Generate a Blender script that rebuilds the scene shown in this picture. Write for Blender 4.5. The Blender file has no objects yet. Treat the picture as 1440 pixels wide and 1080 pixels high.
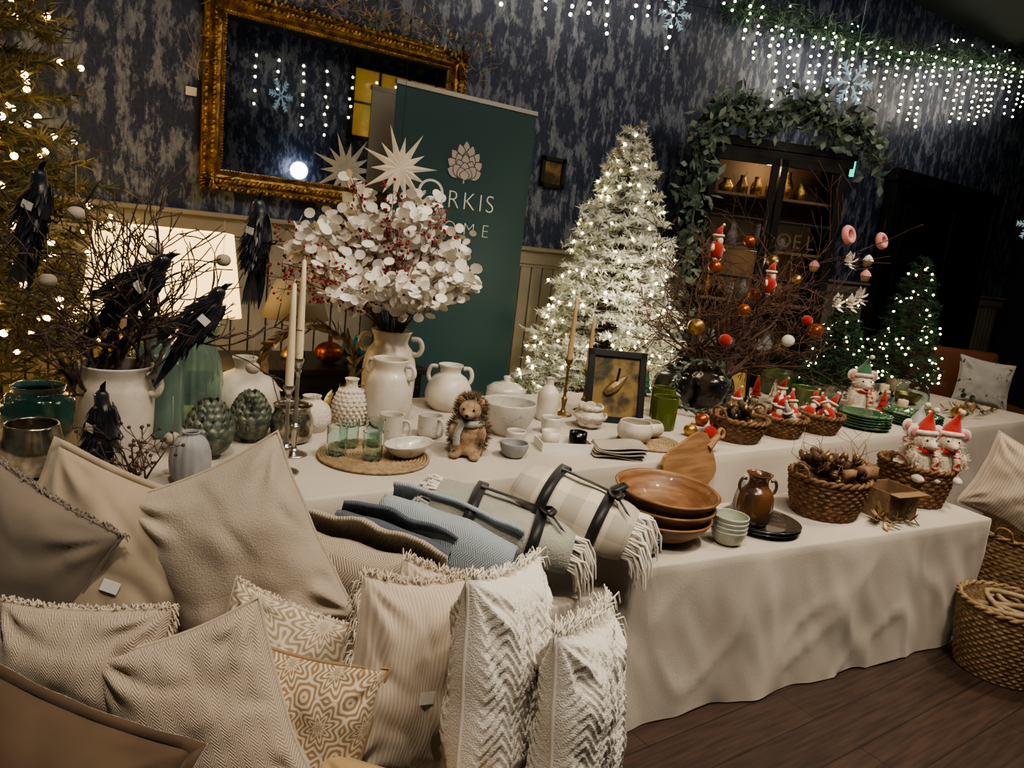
import bpy, bmesh, math, random
from math import sin,cos,pi,radians,sqrt,atan2
from mathutils import Vector, Matrix, Euler, noise
R=random.Random(11)
SC=bpy.context.scene; COL=SC.collection
def V(*a): return Vector(a)
def T(x,y,z): return Matrix.Translation((x,y,z))
def RX(a): return Matrix.Rotation(radians(a),4,'X')
def RY(a): return Matrix.Rotation(radians(a),4,'Y')
def RZ(a): return Matrix.Rotation(radians(a),4,'Z')
def S(x,y=None,z=None):
    if y is None: y=z=x
    return Matrix.Diagonal((x,y,z,1))
I4=Matrix.Identity(4)
# ------------------------------------------------------------------ materials
def nodes(name):
    m=bpy.data.materials.new(name); m.use_nodes=True; nt=m.node_tree
    return m,nt,nt.nodes['Principled BSDF'],nt.nodes['Material Output']
def N(nt,t,**k):
    n=nt.nodes.new(t)
    for a,b in k.items(): setattr(n,a,b)
    return n
def mat(name,col,rough=.6,metal=0,c2=None,sc=8,lo=.4,hi=.6,bump=0,bsc=60,trans=0,emis=None,es=0,sheen=0,coat=0,st=(1,1,1),ior=1.45,alpha=1,det=5,coord='Object'):
    m,nt,b,o=nodes(name); L=nt.links
    b.inputs['Base Color'].default_value=(*col,1); b.inputs['Roughness'].default_value=rough
    b.inputs['Metallic'].default_value=metal; b.inputs['Transmission Weight'].default_value=trans; b.inputs['IOR'].default_value=ior
    b.inputs['Sheen Weight'].default_value=sheen; b.inputs['Coat Weight'].default_value=coat; b.inputs['Alpha'].default_value=alpha
    if emis: b.inputs['Emission Color'].default_value=(*emis,1); b.inputs['Emission Strength'].default_value=es
    tc=N(nt,'ShaderNodeTexCoord'); mp=N(nt,'ShaderNodeMapping'); mp.inputs['Scale'].default_value=st
    L.new(tc.outputs[coord],mp.inputs[0])
    if c2 is not None:
        n=N(nt,'ShaderNodeTexNoise'); n.inputs['Scale'].default_value=sc; n.inputs['Detail'].default_value=det; L.new(mp.outputs[0],n.inputs['Vector'])
        r=N(nt,'ShaderNodeValToRGB'); e=r.color_ramp.elements; e[0].position=lo; e[1].position=hi; e[0].color=(*col,1); e[1].color=(*c2,1)
        L.new(n.outputs[0],r.inputs[0]); L.new(r.outputs[0],b.inputs['Base Color'])
    if bump:
        n=N(nt,'ShaderNodeTexNoise'); n.inputs['Scale'].default_value=bsc; n.inputs['Detail'].default_value=3; L.new(mp.outputs[0],n.inputs['Vector'])
        q=N(nt,'ShaderNodeBump'); q.inputs['Strength'].default_value=bump; q.inputs['Distance'].default_value=.01; L.new(n.outputs[0],q.inputs['Height']); L.new(q.outputs[0],b.inputs['Normal'])
    return m
def emat(name,col,s):
    m,nt,b,o=nodes(name); b.inputs['Base Color'].default_value=(*col,1); b.inputs['Emission Color'].default_value=(*col,1); b.inputs['Emission Strength'].default_value=s
    try: m.cycles.emission_sampling='NONE'
    except Exception: pass
    return m
def weave_mat(name,c1,c2,kind,n=10,freq=40,bump=.5,rough=.9):
    """uv based cloth patterns"""
    m,nt,b,o=nodes(name); L=nt.links
    b.inputs['Roughness'].default_value=rough; b.inputs['Sheen Weight'].default_value=.25
    tc=N(nt,'ShaderNodeTexCoord'); sp=N(nt,'ShaderNodeSeparateXYZ'); L.new(tc.outputs['UV'],sp.inputs[0])
    def mth(op,a,bb=None,c=None):
        q=N(nt,'ShaderNodeMath',operation=op)
        for i,v in enumerate((a,bb,c)):
            if v is None: continue
            if isinstance(v,(int,float)): q.inputs[i].default_value=v
            else: L.new(v,q.inputs[i])
        return q.outputs[0]
    U,Vv=sp.outputs[0],sp.outputs[1]
    if kind=='herring':
        pu=mth('PINGPONG',mth('MULTIPLY',U,n),.5)
        val=mth('SINE',mth('MULTIPLY',mth('ADD',mth('MULTIPLY',Vv,1.0),mth('MULTIPLY',pu,1.4/n*1.0)),freq*6.28))
    elif kind=='stripes':
        val=mth('SINE',mth('MULTIPLY',U,freq*6.28))
    elif kind=='plaid':
        a=mth('GREATER_THAN',mth('SINE',mth('MULTIPLY',U,n*6.28)),.35); c=mth('GREATER_THAN',mth('SINE',mth('MULTIPLY',Vv,freq*6.28)),.35)
        val=mth('SUBTRACT',.9,mth('MULTIPLY',mth('ADD',a,c),.9))
    elif kind=='medallion':
        fu=mth('SUBTRACT',mth('FRACT',mth('MULTIPLY',U,n)),.5); fv=mth('SUBTRACT',mth('FRACT',mth('MULTIPLY',Vv,n)),.5)
        rr=mth('SQRT',mth('ADD',mth('MULTIPLY',fu,fu),mth('MULTIPLY',fv,fv)))
        an=mth('ARCTAN2',fv,fu)
        pet=mth('MULTIPLY',mth('COSINE',mth('MULTIPLY',an,freq)),.07)
        val=mth('MULTIPLY',mth('SINE',mth('MULTIPLY',mth('ADD',rr,pet),46)),2)
    nz=N(nt,'ShaderNodeTexNoise'); nz.inputs['Scale'].default_value=260; L.new(tc.outputs['UV'],nz.inputs['Vector'])
    v2=mth('ADD',mth('MULTIPLY',val,.5),mth('ADD',mth('MULTIPLY',mth('SUBTRACT',nz.outputs[0],.5),.9),.5))
    r=N(nt,'ShaderNodeValToRGB'); e=r.color_ramp.elements; e[0].position=.2; e[1].position=.8; e[0].color=(*c1,1); e[1].color=(*c2,1)
    L.new(v2,r.inputs[0]); L.new(r.outputs[0],b.inputs['Base Color'])
    q=N(nt,'ShaderNodeBump'); q.inputs['Strength'].default_value=bump; q.inputs['Distance'].default_value=.004; L.new(v2,q.inputs['Height']); L.new(q.outputs[0],b.inputs['Normal'])
    return m
# ------------------------------------------------------------------ mesh builder
class MB:
    def __init__(s): s.v=[]; s.f=[]; s.m=[]; s.uv={}
    def add(s,vs,fs,m=0,M=None,uvs=None):
        b=len(s.v)
        if M is not None: vs=[M@Vector(v) for v in vs]
        s.v.extend(vs)
        for i,f in enumerate(fs):
            if uvs: s.uv[len(s.f)]=[uvs[j] for j in f]
            s.f.append(tuple(b+j for j in f)); s.m.append(m)
    def lathe(s,prof,seg=32,M=None,m=0,mod=None,sx=1,sy=1):
        vs=[];rings=[];n=len(prof)
        for i,(r,z) in enumerate(prof):
            if r<1e-6: rings.append([len(vs)]); vs.append(Vector((0,0,z)))
            else:
                ring=[]
                for j in range(seg):
                    th=2*pi*j/seg; rr=r*(mod(th,i/(n-1)) if mod else 1)
                    ring.append(len(vs)); vs.append(Vector((rr*cos(th)*sx,rr*sin(th)*sy,z)))
                rings.append(ring)
        fs=[]
        for a,b in zip(rings,rings[1:]):
            if len(a)==1 and len(b)==1: continue
            for j in range(seg):
                k=(j+1)%seg
                if len(a)==1: fs.append((a[0],b[k],b[j]))
                elif len(b)==1: fs.append((a[j],a[k],b[0]))
                else: fs.append((a[j],a[k],b[k],b[j]))
        s.add(vs,fs,m,M)
    def sphere(s,c,r,seg=16,rings=9,m=0,M=None):
        if not hasattr(r,'__len__'): r=(r,r,r)
        pr=[(sin(pi*i/rings),-cos(pi*i/rings)) for i in range(rings+1)]
        pr[0]=(0,-1); pr[-1]=(0,1)
        X=T(*c)@S(*r)
        s.lathe(pr,seg,(M@X) if M is not None else X,m)
    def tube(s,pts,rad,seg=6,m=0,M=None,closed=False,cap=True):
        pts=[Vector(p) for p in pts]; n=len(pts)
        if not hasattr(rad,'__len__'): rad=[rad]*n
        t0=(pts[1]-pts[0]).normalized(); a=Vector((0,0,1)) if abs(t0.z)<.9 else Vector((1,0,0))
        u=t0.cross(a).normalized(); vs=[];fs=[]
        for i in range(n):
            if closed: t=(pts[(i+1)%n]-pts[i-1])
            else: t=pts[min(i+1,n-1)]-pts[max(i-1,0)]
            if t.length<1e-9: t=t0
            t=t.normalized(); u=(u-t*u.dot(t))
            if u.length<1e-6: u=t.orthogonal()
            u.normalize(); w=t.cross(u)
            for j in range(seg):
                th=2*pi*j/seg; vs.append(pts[i]+(u*cos(th)+w*sin(th))*rad[min(i,len(rad)-1)])
        rng=range(n if closed else n-1)
        for i in rng:
            i2=(i+1)%n
            for j in range(seg):
                k=(j+1)%seg; fs.append((i*seg+j,i*seg+k,i2*seg+k,i2*seg+j))
        if cap and not closed:
            fs.append(tuple(range(seg))[::-1]); fs.append(tuple((n-1)*seg+j for j in range(seg)))
        s.add(vs,fs,m,M)
    def torus(s,R0,r,M=None,m=0,seg=32,s2=8,sx=1,sy=1):
        s.tube([(R0*sx*cos(2*pi*i/seg),R0*sy*sin(2*pi*i/seg),0) for i in range(seg)],r,s2,m,M,closed=True)
    def box(s,c,d,m=0,M=None):
        x,y,z=d[0]/2,d[1]/2,d[2]/2; c=Vector(c)
        vs=[c+Vector((a*x,b*y,e*z)) for a in(-1,1) for b in(-1,1) for e in(-1,1)]
        s.add(vs,[(0,1,3,2),(4,6,7,5),(0,4,5,1),(2,3,7,6),(0,2,6,4),(1,5,7,3)],m,M)
    def leaf(s,M,l,w,m=0,bend=.2,n=3):
        vs=[];fs=[]
        for i in range(n+1):
            t=i/n; ww=w*sin(pi*min(max(t,.04),.97))**.8*.5; z=bend*l*t*t
            vs+=[Vector((l*t,-ww,z)),Vector((l*t,0,z-ww*.25)),Vector((l*t,ww,z))]
        for i in range(n):
            a=i*3; fs+=[(a,a+1,a+4,a+3),(a+1,a+2,a+5,a+4)]
        s.add(vs,fs,m,M)
    def disc(s,M,r,m=0,seg=10,cup=.15,sy=1):
        vs=[Vector((0,0,-cup*r))]+[Vector((r*cos(2*pi*i/seg),r*sy*sin(2*pi*i/seg),0)) for i in range(seg)]
        s.add(vs,[(0,1+i,1+(i+1)%seg) for i in range(seg)],m,M)
    def out(s,name,mats,parent=None,smooth=True,mods=(),loc=None,rz=0):
        me=bpy.data.meshes.new(name); me.from_pydata([tuple(v) for v in s.v],[],s.f)
        if not isinstance(mats,(list,tuple)): mats=[mats]
        for q in mats: me.materials.append(q)
        me.polygons.foreach_set('material_index',s.m)
        if smooth: me.polygons.foreach_set('use_smooth',[True]*len(s.f))
        if s.uv:
            ul=me.uv_layers.new(name='UVMap')
            for p in me.polygons:
                u=s.uv.get(p.index)
                if u:
                    for k,li in enumerate(p.loop_indices): ul.data[li].uv=u[k]
        me.update(); o=bpy.data.objects.new(name,me); COL.objects.link(o)
        if parent: o.parent=parent
        if loc is not None: o.location=loc
        if rz: o.rotation_euler[2]=radians(rz)
        for k in mods:
            md=o.modifiers.new(k[0],k[0])
            for a,b in k[1].items(): setattr(md,a,b)
        return o
BEV=lambda w:('BEVEL',dict(width=w,segments=2,limit_method='ANGLE'))
SOL=lambda w:('SOLIDIFY',dict(thickness=w,offset=0))
SUB=('SUBSURF',dict(levels=1,render_levels=1))
def grp(name,loc=(0,0,0),rz=0):
    e=bpy.data.objects.new(name,None); COL.objects.link(e); e.location=loc; e.rotation_euler[2]=radians(rz); e.empty_display_size=.05; return e
def smooth_path(pts,k=4):
    pts=[Vector(p) for p in pts]; out=[]
    for i in range(len(pts)-1):
        p0=pts[max(i-1,0)];p1=pts[i];p2=pts[i+1];p3=pts[min(i+2,len(pts)-1)]
        for j in range(k):
            t=j/k; out.append(.5*((2*p1)+(p2-p0)*t+(2*p0-5*p1+4*p2-p3)*t*t+(3*p1-p0-3*p2+p3)*t**3))
    out.append(pts[-1]); return out
def dirM(p,d,roll=0):
    d=Vector(d).normalized(); q=d.to_track_quat('X','Z'); return Matrix.Translation(p)@q.to_matrix().to_4x4()@Matrix.Rotation(roll,4,'X')
def rv():
    while True:
        v=Vector((R.uniform(-1,1),R.uniform(-1,1),R.uniform(-1,1)))
        if .05<v.length<1: return v.normalized()
# ------------------------------------------------------------------ material library
m_ceramic=mat('white_ceramic',(.62,.58,.51),.45,c2=(.50,.46,.40),sc=9,bump=.15,bsc=30,coat=.2)
m_ceram2=mat('speckled_glaze',(.55,.53,.48),.3,c2=(.36,.34,.30),sc=40,lo=.55,hi=.75,coat=.4)
m_bisque=mat('rough_bisque',(.60,.56,.50),.9,bump=.6,bsc=90)
m_stone=mat('grey_stoneware',(.26,.27,.28),.6,c2=(.36,.36,.36),sc=14)
m_greenglass=mat('green_glass',(.55,.72,.66),.08,trans=.85,ior=1.3)
m_darkgreen=mat('dark_green_glass',(.03,.10,.09),.12,c2=(.06,.15,.135),sc=5,coat=.8)
m_sage=mat('sage_glass',(.25,.36,.31),.15,trans=.5,ior=1.3,coat=.5)
m_olive=mat('olive_glass',(.14,.19,.03),.12,trans=.5,ior=1.3,coat=.5)
m_clear=mat('clear_glass',(.80,.92,.90),.03,trans=1,ior=1.25)
m_merc=mat('mercury_glass',(.62,.58,.48),.18,metal=.9,c2=(.25,.23,.18),sc=22)
m_silver=mat('brushed_silver',(.55,.53,.50),.28,metal=1)
m_gold=mat('aged_gold',(.50,.33,.12),.38,metal=.8,c2=(.22,.13,.045),sc=26,bump=.4,bsc=50)
m_brass=mat('antique_brass',(.35,.24,.10),.4,metal=.9,c2=(.15,.10,.05),sc=20)
m_artich=mat('verdigris_metal',(.085,.11,.09),.5,metal=.4,c2=(.19,.21,.17),sc=30)
m_wax=mat('ivory_wax',(.72,.62,.44),.5)
m_bark=mat('dark_bark',(.05,.034,.028),.8,c2=(.11,.075,.06),sc=30,bump=.6,bsc=80)
m_twig=mat('brown_twig',(.10,.055,.042),.8)
m_beigetwig=mat('dried_twig',(.46,.38,.28),.8)
m_wicker=mat('wicker',(.12,.06,.028),.65,c2=(.23,.13,.065),sc=45,bump=.5,bsc=120)
m_seagrass=mat('seagrass',(.20,.13,.065),.75,c2=(.33,.23,.13),sc=40,bump=.5,bsc=110)
m_rattan=mat('pale_rattan',(.24,.175,.10),.8,c2=(.34,.26,.16),sc=50)
m_wood=mat('acacia_wood',(.17,.080,.035),.5,c2=(.29,.16,.075),sc=9,st=(1,1,7),coat=.1)
m_boardw=mat('board_wood',(.24,.13,.06),.6,c2=(.34,.20,.10),sc=6,st=(1,1,9))
m_blackwood=mat('black_painted_wood',(.010,.010,.011),.4,c2=(.016,.015,.015),sc=6)
m_blackf=mat('raven_feather',(.006,.007,.012),.38,sheen=.2,c2=(.02,.024,.035),sc=20)
m_card=mat('kraft_card',(.22,.14,.08),.85,c2=(.28,.18,.11),sc=30)
m_label=mat('price_tag_white',(.75,.74,.70),.6)
m_red=mat('red_felt',(.38,.02,.015),.9,sheen=.4,bump=.3,bsc=200)
m_greenf=mat('green_felt',(.04,.13,.07),.9,sheen=.4,bump=.3,bsc=200)
m_fur=mat('cream_plush',(.62,.54,.43),.95,c2=(.75,.68,.58),sc=60,sheen=.4)
m_brfur=mat('brown_plush',(.09,.055,.032),.95,c2=(.22,.15,.09),sc=60,sheen=.3)
m_tan=mat('tan_felt',(.42,.29,.17),.95)
m_hedge=mat('hedgehog_plush',(.22,.14,.085),.95,c2=(.34,.24,.15),sc=50,sheen=.3)
m_pink=mat('pink_felt',(.62,.28,.27),.9)
m_black=mat('black_gloss',(.004,.004,.004),.2)
m_ribbon=mat('black_ribbon',(.008,.008,.010),.5,sheen=.3)
m_petal=mat('honesty_petal',(.86,.83,.76),.6,c2=(.74,.70,.62),sc=20)
m_berry=mat('crimson_berry',(.24,.012,.022),.4)
m_paper=mat('white_paper',(.74,.68,.57),.7,emis=(1,.85,.62),es=.08)
m_orange=mat('copper_bauble',(.42,.12,.03),.3,metal=.5,c2=(.20,.05,.02),sc=8)
m_greenglz=mat('green_glaze',(.010,.08,.035),.25,c2=(.02,.13,.06),sc=10,coat=.6)
m_olivglz=mat('olive_glaze',(.06,.10,.03),.3,c2=(.12,.16,.06),sc=10,coat=.6)
m_brglz=mat('brown_reactive_glaze',(.13,.06,.025),.25,c2=(.04,.03,.028),sc=7,coat=.6)
m_bkglz=mat('black_glaze',(.012,.012,.014),.2,c2=(.06,.05,.04),sc=8,coat=.6)
m_celadon=mat('celadon_glaze',(.34,.38,.30),.35,c2=(.44,.46,.38),sc=20,coat=.4)
m_blue=mat('cobalt_glaze',(.01,.02,.055),.25,coat=.6)
m_leather=mat('brown_leather',(.16,.055,.025),.4,c2=(.22,.085,.04),sc=5,bump=.3,bsc=90)
m_needle=mat('pine_needle',(.015,.055,.027),.7,c2=(.035,.10,.045),sc=12)
m_needle2=mat('pine_needle_bronze',(.045,.055,.022),.7,c2=(.12,.10,.04),sc=9)
m_flock=mat('snow_flocked_needle',(.78,.80,.74),.9,c2=(.14,.20,.15),sc=16,lo=.53,hi=.70)
m_euc=mat('eucalyptus_leaf',(.07,.13,.09),.6,c2=(.17,.24,.19),sc=12)
m_goldleaf=mat('antique_gold_leaf',(.34,.24,.12),.45,metal=.5,c2=(.14,.10,.05),sc=15)
m_warm=emat('warm_fairy_bulb',(1,.62,.22),16)
m_warmw=emat('warm_white_bulb',(1,.80,.45),16)
m_coolw=emat('icicle_bulb',(1,.88,.64),20)
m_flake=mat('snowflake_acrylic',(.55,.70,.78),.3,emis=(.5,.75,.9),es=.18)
m_wire=mat('lamp_wire',(.02,.03,.02),.6)
# cloths
m_linen=mat('table_linen',(.53,.485,.425),.9,c2=(.47,.43,.375),sc=3,bump=.15,bsc=220,sheen=.2)
m_velvet=mat('beige_velvet',(.44,.37,.28),.85,c2=(.37,.31,.23),sc=5,sheen=.5,bump=.2,bsc=14)
m_taupe=mat('taupe_velvet',(.24,.20,.16),.85,c2=(.19,.16,.125),sc=5,sheen=.4,bump=.2,bsc=14)
m_natlin=mat('natural_linen',(.46,.405,.33),.9,c2=(.40,.35,.285),sc=4,bump=.25,bsc=260)
m_brownv=mat('brown_velvet',(.085,.052,.028),.8,c2=(.115,.072,.04),sc=6,sheen=.5,bump=.2,bsc=10)
m_yel=mat('ochre_velvet',(.42,.30,.15),.8,sheen=.4)
m_fringe=mat('cream_fringe',(.58,.51,.41),.95)
m_wfringe=mat('white_fringe',(.74,.70,.63),.95)
m_herr=weave_mat('herringbone_beige',(.38,.31,.235),(.58,.51,.42),'herring',14,48,.4)
m_herrs=weave_mat('herringbone_throw',(.37,.31,.24),(.54,.47,.38),'herring',18,60,.6)
m_medal=weave_mat('medallion_print',(.34,.27,.18),(.60,.55,.46),'medallion',2.6,12,.1)
m_latt=weave_mat('ochre_medallion_print',(.30,.20,.11),(.58,.51,.41),'medallion',3.6,8,.1)
m_strp=weave_mat('woven_stripe',(.47,.40,.32),(.57,.50,.41),'stripes',11,30,.35)
m_wave=mat('white_tufted',(.80,.76,.69),.95,sheen=.3,bump=.4,bsc=300)
m_wtex=mat('white_loop',(.78,.74,.67),.95,sheen=.3,bump=.4,bsc=300)
m_bthrow=weave_mat('light_blue_throw',(.27,.33,.38),(.38,.44,.48),'herring',24,60,.5)
m_nthrow=weave_mat('navy_throw',(.05,.065,.095),(.11,.135,.175),'herring',24,60,.5)
m_gthrow=mat('sage_grey_wool',(.30,.31,.27),.95,c2=(.38,.38,.33),sc=7,sheen=.5,bump=.5,bsc=150)
m_cthrow=weave_mat('cream_check_wool',(.38,.35,.30),(.62,.56,.47),'plaid',5,2.5,.15)
# ------------------------------------------------------------------ room
X0,X1,Y0,Y1,ZC=-2.6,9.8,-3.2,4.0,3.95
def wallpaper():
    m,nt,b,o=nodes('navy_distressed_wallpaper'); L=nt.links
    g=N(nt,'ShaderNodeNewGeometry')
    mp=N(nt,'ShaderNodeMapping'); mp.inputs['Scale'].default_value=(1,1,.42); L.new(g.outputs['Position'],mp.inputs[0])
    n1=N(nt,'ShaderNodeTexNoise'); n1.inputs['Scale'].default_value=13; n1.inputs['Detail'].default_value=9; n1.inputs['Roughness'].default_value=.72; L.new(mp.outputs[0],n1.inputs['Vector'])
    r=N(nt,'ShaderNodeValToRGB'); e=r.color_ramp.elements; e[0].position=.49; e[1].position=.56; e[0].color=(.022,.036,.088,1); e[1].color=(.205,.235,.30,1); L.new(n1.outputs[0],r.inputs[0])
    n2=N(nt,'ShaderNodeTexNoise'); n2.inputs['Scale'].default_value=60; n2.inputs['Detail'].default_value=4; L.new(mp.outputs[0],n2.inputs['Vector'])
    mx=N(nt,'ShaderNodeMix',data_type='RGBA',blend_type='MULTIPLY'); mx.inputs[0].default_value=.7
    r2=N(nt,'ShaderNodeValToRGB'); r2.color_ramp.elements[0].position=.35; r2.color_ramp.elements[1].position=.6; r2.color_ramp.elements[0].color=(.4,.4,.45,1)
    L.new(n2.outputs[0],r2.inputs[0]); L.new(r.outputs[0],mx.inputs['A']); L.new(r2.outputs[0],mx.inputs['B']); L.new(mx.outputs['Result'],b.inputs['Base Color'])
    b.inputs['Roughness'].default_value=.55; return m
m_wp=wallpaper()
m_wains=mat('painted_wainscot',(.30,.275,.225),.6,c2=(.25,.23,.19),sc=4)
m_ceil=mat('dark_ceiling_paint',(.012,.022,.022),.8)
def floormat():
    m,nt,b,o=nodes('dark_plank_floor'); L=nt.links
    tc=N(nt,'ShaderNodeTexCoord'); br=N(nt,'ShaderNodeTexBrick'); L.new(tc.outputs['Object'],br.inputs[0])
    br.inputs['Scale'].default_value=1; br.inputs['Brick Width'].default_value=1.3; br.inputs['Row Height'].default_value=.16; br.inputs['Mortar Size'].default_value=.002
    br.inputs['Color1'].default_value=(.052,.032,.024,1); br.inputs['Color2'].default_value=(.040,.025,.019,1); br.inputs['Mortar'].default_value=(.012,.009,.008,1)
    mp=N(nt,'ShaderNodeMapping'); mp.inputs['Scale'].default_value=(2,26,1); L.new(tc.outputs['Object'],mp.inputs[0])
    n=N(nt,'ShaderNodeTexNoise'); n.inputs['Scale'].default_value=2.5; n.inputs['Detail'].default_value=6; L.new(mp.outputs[0],n.inputs['Vector'])
    r=N(nt,'ShaderNodeValToRGB'); r.color_ramp.elements[0].position=.3; r.color_ramp.elements[1].position=.7; r.color_ramp.elements[0].color=(.6,.6,.6,1); r.color_ramp.elements[1].color=(1.4,1.35,1.3,1); L.new(n.outputs[0],r.inputs[0])
    mx=N(nt,'ShaderNodeMix',data_type='RGBA',blend_type='MULTIPLY'); mx.inputs[0].default_value=1; L.new(br.outputs[0],mx.inputs['A']); L.new(r.outputs[0],mx.inputs['B']); L.new(mx.outputs['Result'],b.inputs['Base Color'])
    b.inputs['Roughness'].default_value=.45; return m
def slab(name,c,d,m,bev=0):
    b=MB(); b.box((0,0,0),d); return b.out(name,m,smooth=False,loc=c,mods=[BEV(bev)] if bev else [])
cx,cy=(X0+X1)/2,(Y0+Y1)/2; W,D=X1-X0,Y1-Y0
slab('floor',(cx,cy,-.05),(W+.4,D+.4,.1),floormat())
slab('ceiling',(cx,cy,ZC+.05),(W+.4,D+.4,.1),m_ceil)
slab('wall_back',(cx,Y1+.06,ZC/2),(W+.24,.12,ZC),m_wp)
slab('wall_front',(cx,Y0-.06,ZC/2),(W+.24,.12,ZC),m_wp)
slab('wall_left',(X0-.06,cy,ZC/2),(.12,D,ZC),m_wp)
slab('wall_right',(X1+.06,cy,ZC/2),(.12,D,ZC),m_ceil)
b=MB()
for i in range(int(W/.09)):
    b.box((X0+.045+i*.09,Y1-.012,.68),(.082,.02,1.36))
b.out('trim_wainscot',m_wains,smooth=False,mods=[BEV(.004)])
b=MB(); b.box((cx,Y1-.02,1.40),(W,.04,.09)); b.box((cx,Y1-.035,1.455),(W,.07,.025)); b.box((cx,Y1-.015,1.345),(W,.03,.02)); b.out('trim_dado_rail',m_wains,smooth=False,mods=[BEV(.006)])
b=MB(); b.box((cx,Y1-.02,.09),(W,.04,.18)); b.out('baseboard_back',m_wains,smooth=False,mods=[BEV(.006)])
b=MB(); b.box((7.9,Y1-.07,1.2),(1.9,.07,2.4),0); b.box((6.9,Y1-.09,1.22),(.12,.1,2.44),1); b.box((8.9,Y1-.09,1.22),(.12,.1,2.44),1); b.box((7.9,Y1-.09,2.48),(2.2,.1,.12),1)
for xx in (7.43,8.37):
    b.box((xx,Y1-.115,.6),(.7,.03,.9),1); b.box((xx,Y1-.115,1.7),(.7,.03,1.1),1)
b.out('added_dark_doorway',[m_black,m_blackwood],smooth=False,mods=[BEV(.006)])  # black doorway added to stand in for the dark area of this wall
# ------------------------------------------------------------------ tables with cloths
def cloth_table(name,cs,z,m,amp=.02,seed=1,freq=14):
    b=MB(); cs=[Vector((x,y,0)) for x,y in cs]; loop=[];nor=[];sd=[];acc=0
    for i in range(len(cs)):
        a,c=cs[i],cs[(i+1)%len(cs)]; L=(c-a).length; n=max(4,int(L/.016)); d=(c-a)/L; nn=Vector((d.y,-d.x,0))
        for k in range(n):
            t=k/n; loop.append(a+(c-a)*t); nor.append(nn.copy()); sd.append(acc+t*L)
        acc+=L
    n=len(loop)
    for _ in range(2): nor=[(nor[i-1]+nor[i]*2+nor[(i+1)%n]).normalized() for i in range(n)]
    K=20; rows=[(0,0,0),(.003,.002,0),(.006,.008,.05)]+[(.007+.010*k/K,.008+(z-.008)*k/K,(k/K)**.7) for k in range(1,K+1)]
    vs=[]
    for j,(o,dz,fa) in enumerate(rows):
        for i in range(n):
            s=sd[i]
            q=noise.noise(Vector((s*2.4,seed*7.7,dz*.5)))*1.4+sin(s*freq+seed+2.6*noise.noise(Vector((s*1.3,seed,dz*.9))))*.45
            wr=noise.noise(Vector((s*5+dz*2,dz*2.2,seed*3)))*.55+.35*noise.noise(Vector((s*12-dz*5,dz*5,seed*5)))
            cre=(1-abs(noise.noise(Vector((s*3.3+dz*1.5,dz*3,seed*9)))*2))**6*.45
            off=o+amp*fa*(q+.6)+amp*(wr+cre)*min(1,fa*2.2)*.8
            zz=z-dz
            if j==len(rows)-1: zz=.004+.012*abs(noise.noise(Vector((s*4,seed,0))))
            vs.append(loop[i]+nor[i]*max(off,0)+Vector((0,0,zz)))
    fs=[]
    for j in range(len(rows)-1):
        for i in range(n):
            k=(i+1)%n; fs.append((j*n+i,(j+1)*n+i,(j+1)*n+k,j*n+k))
    fs.append(tuple(range(n)))
    b.add(vs,fs)
    o=b.out(name,m)
    o.data.polygons[len(fs)-1].use_smooth=False
    return o
ZR=.74; ZL=.557
cloth_table('cloth_covered_table',[(-1.2,1.88),(5.6,1.88),(5.6,2.95),(-1.2,2.95)],ZR,m_linen,.016,1)
cloth_table('cloth_covered_low_table',[(1.58,1.48),(3.50,1.265),(3.56,1.80),(1.62,1.80)],ZL,m_linen,.026,4,17)
cloth_table('cloth_covered_bench',[(.1,1.47),(1.5,1.47),(1.5,1.82),(.1,1.82)],.50,m_linen,.01,6)
cloth_table('cloth_covered_bench',[(-.55,.84),(.93,.84),(.93,1.41),(-.55,1.41)],.38,m_linen,.01,8)
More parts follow.
